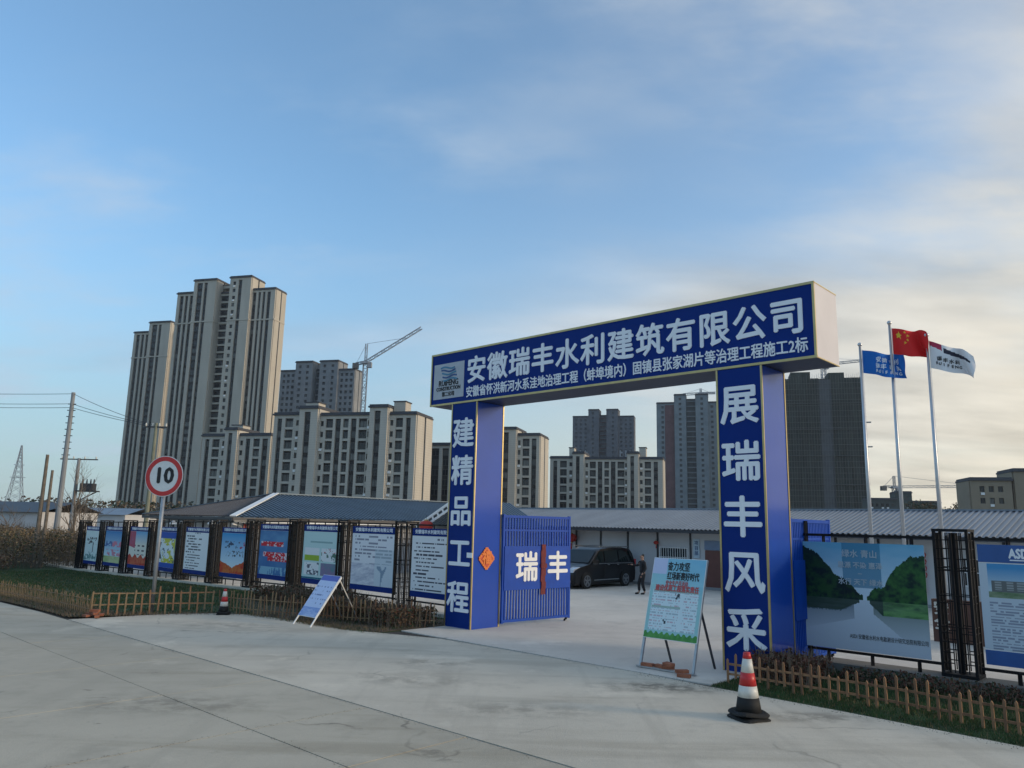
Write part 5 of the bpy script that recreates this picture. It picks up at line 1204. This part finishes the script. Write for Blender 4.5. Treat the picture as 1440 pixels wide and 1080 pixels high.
tb7 = tower('unfinished grey and maroon tower just left of the right gate column', (126, 440), 41.4, 0, b7, 11, mat('pale_slate_render', (.20, .23, .25), .9, 0, .15, .2), M_rawd, 3.0, parts=False, winm=M_rawd, group='unfinished concrete towers')
MB().box(4.7, 10.2, 1.80, 1.985, .5, 74.5).build('maroon_strip', M_rbrown, tb7)
# scaffolded tower
nt_ = thing('scaffolded_tower', 'unfinished tower wrapped in dark green scaffold netting right of the gate', 'building', (0, 0, 0), 0)
org = Vector((185.9, 400)) - BD * 44; nt_.location = (org.x, org.y, -.4); nt_.rotation_euler = (0, 0, -PH)
MB().box(.6, 43.4, .8, 20, 0, 83.2).build('concrete_core', M_rawd, nt_)
nets = MB(); nets.cur = 0
for i in range(22):
    for j in range(7):
        x0, x1 = i * 2.0, (i + 1) * 2.0 - .05; z0, z1 = j * 12.0, min(84, (j + 1) * 12.0 - .12); y = .18 * hsh(i, j) + (1.6 if 11 <= i <= 13 else 0)
        o = link('net_panel', MB().box(x0, x1, y, y + .06, z0, z1).mesh('net_panel', M_net), nt_)
for j in range(7): link('net_panel', MB().box(44.02, 44.1, .2, 20, j * 12, min(84, j * 12 + 11.88)).mesh('net_panel', M_net), nt_)
q = MB()
for j in range(1, 28): q.box(-.1, 44.2, -.35, -.15, j * 3.0, j * 3.0 + .12)
for i in range(34): q.box(i * 1.33, i * 1.33 + .10, -.40, -.28, 0, 84.5 + (1 if hsh(i, 3) > .5 else 0))
for j in range(26): q.bar((44.1, 2, j * 3.2 + 2), (45.2, 2.5, j * 3.2 + 2.2), .12)
q.build('scaffold_poles', mat('scaffold_pipe', (.16, .165, .17), .7), nt_, kind='stuff')
q = MB()
for j in (14, 27, 42, 56, 70): q.box(-.3, 44.4, -1.0, -.45, j, j + .25)
q.build('safety_deck', mat('deck_grey', (.10, .11, .115), .9), nt_)
MB().box(8, 18, .5, 15, 83.3, 87.5).build('stair_head', M_net, nt_); MB().box(27, 35, .5, 15, 83.3, 86.8).build('stair_head', M_net, nt_)
q = MB()
for i in range(40): x = 1 + i * 1.07; q.bar((x, 2, 83), (x, 2, 85.6 + 1.5 * hsh(i, 9)), .1)
q.build('rebar', M_crane, nt_, kind='stuff')
for z in (60, 47): MB().box(44.1, 47.5, 3, 5, z, z + .5).build('loading_deck', M_crane, nt_)
# lower blocks at right
tower('low dark grey block with rows of small windows behind the flagpoles', (183.4, 330), 28.5, 0, [(-28.5, -17, 16.5, 0, [('P', .5)] + [('W', 2)] * 5 + [('P', .5)]), (-17, -11, 19.5, 0, [('P', .5)] + [('W', 2)] * 2 + [('P', .5)]), (-11, 0, 15.5, 0, [('P', .5)] + [('W', 2)] * 4 + [('P', .5)])], 12, mat('dark_green_render', (.075, .09, .085), .9), M_rawd, 3.0, group='low blocks behind the flagpoles', name='low_block', winm=M_white)
tower('tan building with a plain taller part at the right edge', (130.3, 200), 9.8, 0, [(-9.8, -.3, 16.6, 0, [('P', 1.0), ('W', 1.4), ('W', 1.4), ('W', 1.4), ('P', 1)]), (-.3, 0, 16.6, 1.0, [('P', 1)])], 12, M_tan, M_core, 3.0, name='low_block', group='tan blocks at the right edge')
tower('plain tan taller block touching the right edge of the photo', (148.2, 195.4), 18, 0, [(-18, 0, 19.0, 0, [('P', 1)])], 12, M_tan, M_core, 3.0, name='low_block', group='tan blocks at the right edge')
# far left sheds
for i, (x, y, L, h) in enumerate(((-150, 150, 40, 4.4), (-66, 92, 12, 4.0), (-105, 150, 34, 3.9))):
    s = thing('shed', ('long low white roofed shed at the far left horizon', 'small white walled shed with dark roof left of the towers', 'low grey shed behind the utility poles')[i], 'shed', (x, y, -.4), radians(-8), 'sheds at the horizon')
    MB().box(0, L, 0, 10, 0, h - .8).build('wall', M_prefab, s)
    q = MB(); q.add([(-.5, -.5, h - .85), (L + .5, -.5, h - .85), (L + .5, 5, h + .4), (-.5, 5, h + .4), (L + .5, 10.5, h - .85), (-.5, 10.5, h - .85)], [(0, 1, 2, 3), (3, 2, 4, 5)]); q.add([(0, -.01, h - .8), (0, 10, h - .8), (0, 5, h + .3)], [(0, 1, 2)]); q.build('roof', (M_white, M_dark, M_roofC)[i], s)
# ------------------------------------------------------------------ cranes
def lattice(q, a, b, w, n, t=.18, up=(0, 0, 1)):
    a, b = Vector(a), Vector(b); d = (b - a).normalized(); u = Vector(up); u = Vector((1, 0, 0)) if abs(d.dot(u)) > .9 else u; r = d.cross(u).normalized() * w / 2; s = r.cross(d).normalized() * w / 2
    cs = [(-1, -1), (1, -1), (1, 1), (-1, 1)]
    for x, y in cs: q.bar(a + r * x + s * y, b + r * x + s * y, t)
    for i in range(n):
        p, p2 = a + (b - a) * i / n, a + (b - a) * (i + 1) / n
        for k in range(4):
            (x0, y0), (x1, y1) = cs[k], cs[(k + 1) % 4]
            q.bar(p + r * x0 + s * y0, p2 + r * x1 + s * y1, t * .7) if i % 2 else q.bar(p + r * x1 + s * y1, p2 + r * x0 + s * y0, t * .7)
            q.bar(p + r * x0 + s * y0, p + r * x1 + s * y1, t * .7)
    return q
def crane(label, x, y, zm, jib, cj, peak, w=2.0, t=.28, cabin=True, ang=0):
    c = thing('tower_crane', label, 'crane', (x, y, -.4), ang, 'tower cranes over the building sites')
    q = MB(); lattice(q, (0, 0, 0), (0, 0, zm), w, int(zm / 3), t); q.build('mast', M_crane, c)
    q = MB(); lattice(q, (0, 0, zm), jib, w * .6, 16, t * .7); q.build('jib', M_crane, c)
    q = MB(); lattice(q, (0, 0, zm), cj, w * .6, 4, t * .7); q.build('counter_jib', M_crane, c)
    MB().box(cj[0] - 1.5, cj[0] + 1.2, -1.2, 1.2, cj[2] - 2.2, cj[2] + .3).build('counterweight', M_rawd, c)
    MB().box(.8, 3.0, -1.2, 1.2, zm - 2.6, zm - .1).build('cabin', M_crane, c)
    q = MB(); lattice(q, (0, 0, zm), (0, 0, zm + peak), w * .5, 4, t * .6); q.build('apex', M_crane, c)
    q = MB(); q.bar((0, 0, zm + peak), (jib[0] * .7, 0, zm + (jib[2] - zm) * .7), t * .5); q.bar((0, 0, zm + peak), (cj[0], 0, cj[2]), t * .5); q.build('tie_cable', M_crane, c)
    MB().box(-1.6, 1.6, -1.6, 1.6, zm - .9, zm + .2).build('slewing_ring', M_crane, c)
    return c
crane('tall luffing tower crane with raised jib beside the bare concrete tower', -70.2, 360, 77.5, (26, 0, 95), (-4.5, 0, 76.5), 9)
crane('tower crane seen under the arch beam above the maroon tower', 116, 465, 84.5, (9, 0, 85.0), (-11, 0, 83.5), 3)
crane('low distant crane with very long level jib behind the flagpoles', 213, 428, 28, (68, 0, 30), (-6, 0, 28), 6, 2.0, .3)
crane('crane with its jib showing right of the beam end above the netted tower', 186, 450, 101, (38, 0, 106), (-10, 0, 101), 4, 2.2, .3)
# ------------------------------------------------------------------ utility poles and wires
def upole(name, label, x, y, h, r, m=None, arms=(), grp='utility poles at the far left'):
    p = thing(name, label, 'pole', (x, y, -.35), 0, grp)
    MB().tube([(0, 0, 0), (0, 0, h)], [r * 1.25, r * .8], 10).build('shaft', m or M_rawc, p)
    for z, l in arms:
        a = MB().bar((-l, 0, z), (l, 0, z), .10).build('cross_arm', M_dark, p)
        for x_ in (-l * .9, -l * .3, l * .3, l * .9): MB().lathe([(.05, 0), (.07, .08), (.05, .2), (.02, .24)], 8, (x_, 0, z + .05)).build('insulator', M_conew, a)
    return p
p1 = upole('utility_pole', 'tallest grey utility pole carrying the wires at far left', -34.6, 60, 12.45, .18)
for k in range(9): MB().box(-.32, .32, -.03, .03, 7.5 + k * .5, 7.56 + k * .5).build('step_bolt', M_dark, p1)
p2 = upole('utility_pole', 'utility pole with cross arm and small transformer, right of the tall one', -39.1, 70, 8.0, .17, arms=((7.9, 1.7),))
tr = MB(); tr.box(.1, 2.0, -.4, .4, 5.0, 5.12); tr.box(.5, 1.7, -.3, .3, 5.12, 5.75)
tr.build('transformer', M_dark, p2); MB().bar((0, 0, 4.0), (1.9, 0, 5.0), .08).build('brace', M_dark, p2)
for x_ in (.6, .95, 1.3, 1.6): MB().lathe([(.06, 5.75), (.07, 5.9), (.04, 6.15)], 8, (x_, 0, 0)).build('insulator', M_dark, p2)
upole('wooden_pole', 'taller bare brownish pole left of the tall utility pole', -27.0, 45, 6.4, .11, M_bark); upole('wooden_pole', 'shorter bare brownish pole close to the tall utility pole', -26.6, 45, 5.5, .09, M_bark)
upole('wooden_pole', 'thin short pole at the very left edge', -42.5, 62, 5.9, .12, M_bark)
p3 = upole('utility_pole', 'greenish pole with dark cross arms rising behind the speed sign', -25.5, 55, 9.6, .13, mat('green_grey_pole', (.20, .20, .14), .8, 0, .3, 1), arms=((9.3, .8),))
lt = thing('pylon', 'thin steel lattice pylon at the far left', 'pylon', (-127, 200, -.4), .3)
q = MB()
for s0, s1, z0, z1 in ((3.2, 1.5, 0, 11), (1.5, .6, 11, 18), (.6, .15, 18, 22)):
    n = 5
    for x, y in ((-1, -1), (1, -1), (1, 1), (-1, 1)): q.bar((x * s0, y * s0, z0), (x * s1, y * s1, z1), .16)
    for i in range(n):
        a, b = i / n, (i + 1) / n; sa, sb = s0 + (s1 - s0) * a, s0 + (s1 - s0) * b; za, zb = z0 + (z1 - z0) * a, z0 + (z1 - z0) * b
        for (x0, y0), (x1, y1) in (((-1, -1), (1, -1)), ((1, -1), (1, 1)), ((1, 1), (-1, 1)), ((-1, 1), (-1, -1))): q.bar((x0 * sa, y0 * sa, za), (x1 * sb, y1 * sb, zb), .09); q.bar((x1 * sa, y1 * sa, za), (x0 * sb, y0 * sb, zb), .09)
q.build('lattice_frame', M_crane, lt)
lt.scale = (.75, .75, .92)
for z, l in ((13, 2.4), (16.5, 1.6)): MB().bar((-l, 0, z), (l, 0, z), .15).build('cross_arm', M_crane, lt)
def wire(label, a, b, sag, r=.018):
    a, b = Vector(a), Vector(b); pts = [a.lerp(b, i / 24) - Vector((0, 0, sag * 4 * (i / 24) * (1 - i / 24))) for i in range(25)]
    MB().tube(pts, r, 4).build('wire', M_dark, label=label, category='wire', group='overhead wires at the far left')
for k, (z, dz_) in enumerate(((12.0, 0), (11.2, .3), (10.9, -.3))):
    wire('overhead wire running left from the tall utility pole, number from top'.replace(', number from top', (', topmost', ', middle', ', lowest')[k]), (-78, 66, z + 2.6), (-34.6, 60, z), .8)
    wire('overhead wire from the tall utility pole towards the green pole' + (', topmost', ', middle', ', lowest')[k], (-34.6, 60, z), (-25.5 + (k - 1), 55, 9.3 - .25 * k), .12)
# ------------------------------------------------------------------ trees
def bare_tree(label, x, y, h, seed, grp='bare trees at the left'):
    rnd = random.Random(seed); t = thing('bare_tree', label, 'tree', (x, y, -.35), 0, grp); tr_, br = MB(), MB()
    def grow(p, d, l, r, dep):
        pts = [p]; dd = d.copy()
        for i in range(3): dd = (dd + Vector((rnd.gauss(0, .14), rnd.gauss(0, .14), .06))).normalized(); pts.append(pts[-1] + dd * l / 3)
        (tr_ if dep == 0 else br).tube(pts, [r, r * .85, r * .7, r * .55], 5 if dep < 2 else 3, False)
        if dep < 4:
            for k in range(rnd.randint(3, 4)):
                nd = (dd + Vector((rnd.gauss(0, .55), rnd.gauss(0, .55), rnd.uniform(.0, .5)))).normalized(); grow(pts[rnd.randint(1, 3)], nd, l * rnd.uniform(.55, .8), r * .5, dep + 1)
    grow(Vector((0, 0, 0)), Vector((0, 0, 1)), h * .38, h * .016, 0)
    tr_.build('trunk', M_bark, t); br.build('branches', M_twig, t)
bare_tree('thin bare tree beside the left end of the notice boards', -26.2, 47, 5.6, 3); bare_tree('bare tree in front of the tall tower base', -31, 58, 7.2, 5)
bare_tree('small bare tree left of the tall utility pole', -36.5, 56, 5.2, 8); bare_tree('bare bush-like tree at the left edge hedge', -33.5, 48, 4.4, 11)
bare_tree('slim bare tree right of the transformer pole', -34, 62, 7.8, 12)
def leafy(label, x, y, h, w, n, m=None, grp='dark trees at the horizon right'):
    t = thing('tree', label, 'tree', (x, y, -.4), 0, grp); MB().tube([(0, 0, 0), (.2, 0, h * .6)], [w * .05, w * .02], 6).build('trunk', M_bark, t)
    cl_ = [(random.gauss(0, w * .26), random.gauss(0, w * .26), h * random.uniform(.45, .88), w * random.uniform(.16, .28)) for _ in range(11)]
    def fn():
        c = random.choice(cl_); v = Vector((random.gauss(0, 1), random.gauss(0, 1), random.gauss(0, .8))); v = v.normalized() * c[3] * random.random() ** .4; return (c[0] + v.x, c[1] + v.y, c[2] + v.z), 1
    leaves('crown', n, fn, h * .03, [M_leafg, M_leafg, M_hedge], t)
for i, (x, y, h, w) in enumerate(((163, 300, 15, 14), (171, 302, 13.5, 12), (178, 300, 10, 9))):
    leafy(('dark leafy tree right of the low grey block', 'dark tree between the right flagpole and the tan building', 'smallest dark tree before the right tan building')[i], x - 2, y, h, w, 1600)
def fn_w():
    x = random.uniform(-420, -95); y = 260 + random.uniform(-20, 60); h = 5 + 4 * fbm(x * .06, 1); return (x, y, h * random.random()), 1
leaves('far_wood', 14000, fn_w, .6, [M_leafg, M_hedge, M_twig], kind='stuff', label='far low line of brown woodland along the left horizon', category='woodland')
def fn_w2():
    x = random.uniform(-60, 420); y = 285 + random.uniform(0, 30); h = 5 + 4 * fbm(x * .06, 1); return (x, y, h * random.random()), 1
leaves('far_wood', 10000, fn_w2, .6, [M_leafg, M_hedge], kind='stuff', label='low dark trees behind the prefab roofs', category='woodland')
hb = MB().box(-520, 560, -40, 760, -1.5, 118); hm = bpy.data.materials.new('haze'); hm.use_nodes = True; hn = hm.node_tree; hn.nodes.clear()
ho = hn.nodes.new('ShaderNodeOutputMaterial'); hv = hn.nodes.new('ShaderNodeVolumePrincipled'); hv.inputs['Color'].default_value = (.86, .90, .96, 1); hv.inputs['Density'].default_value = .00012; hv.inputs['Anisotropy'].default_value = .2
hn.links.new(hv.outputs[0], ho.inputs['Volume']); hb.build('haze', hm, kind='stuff')
finish_texts()
print('objects', len(bpy.data.objects), 'tris', sum(len(m.polygons) for m in bpy.data.meshes))
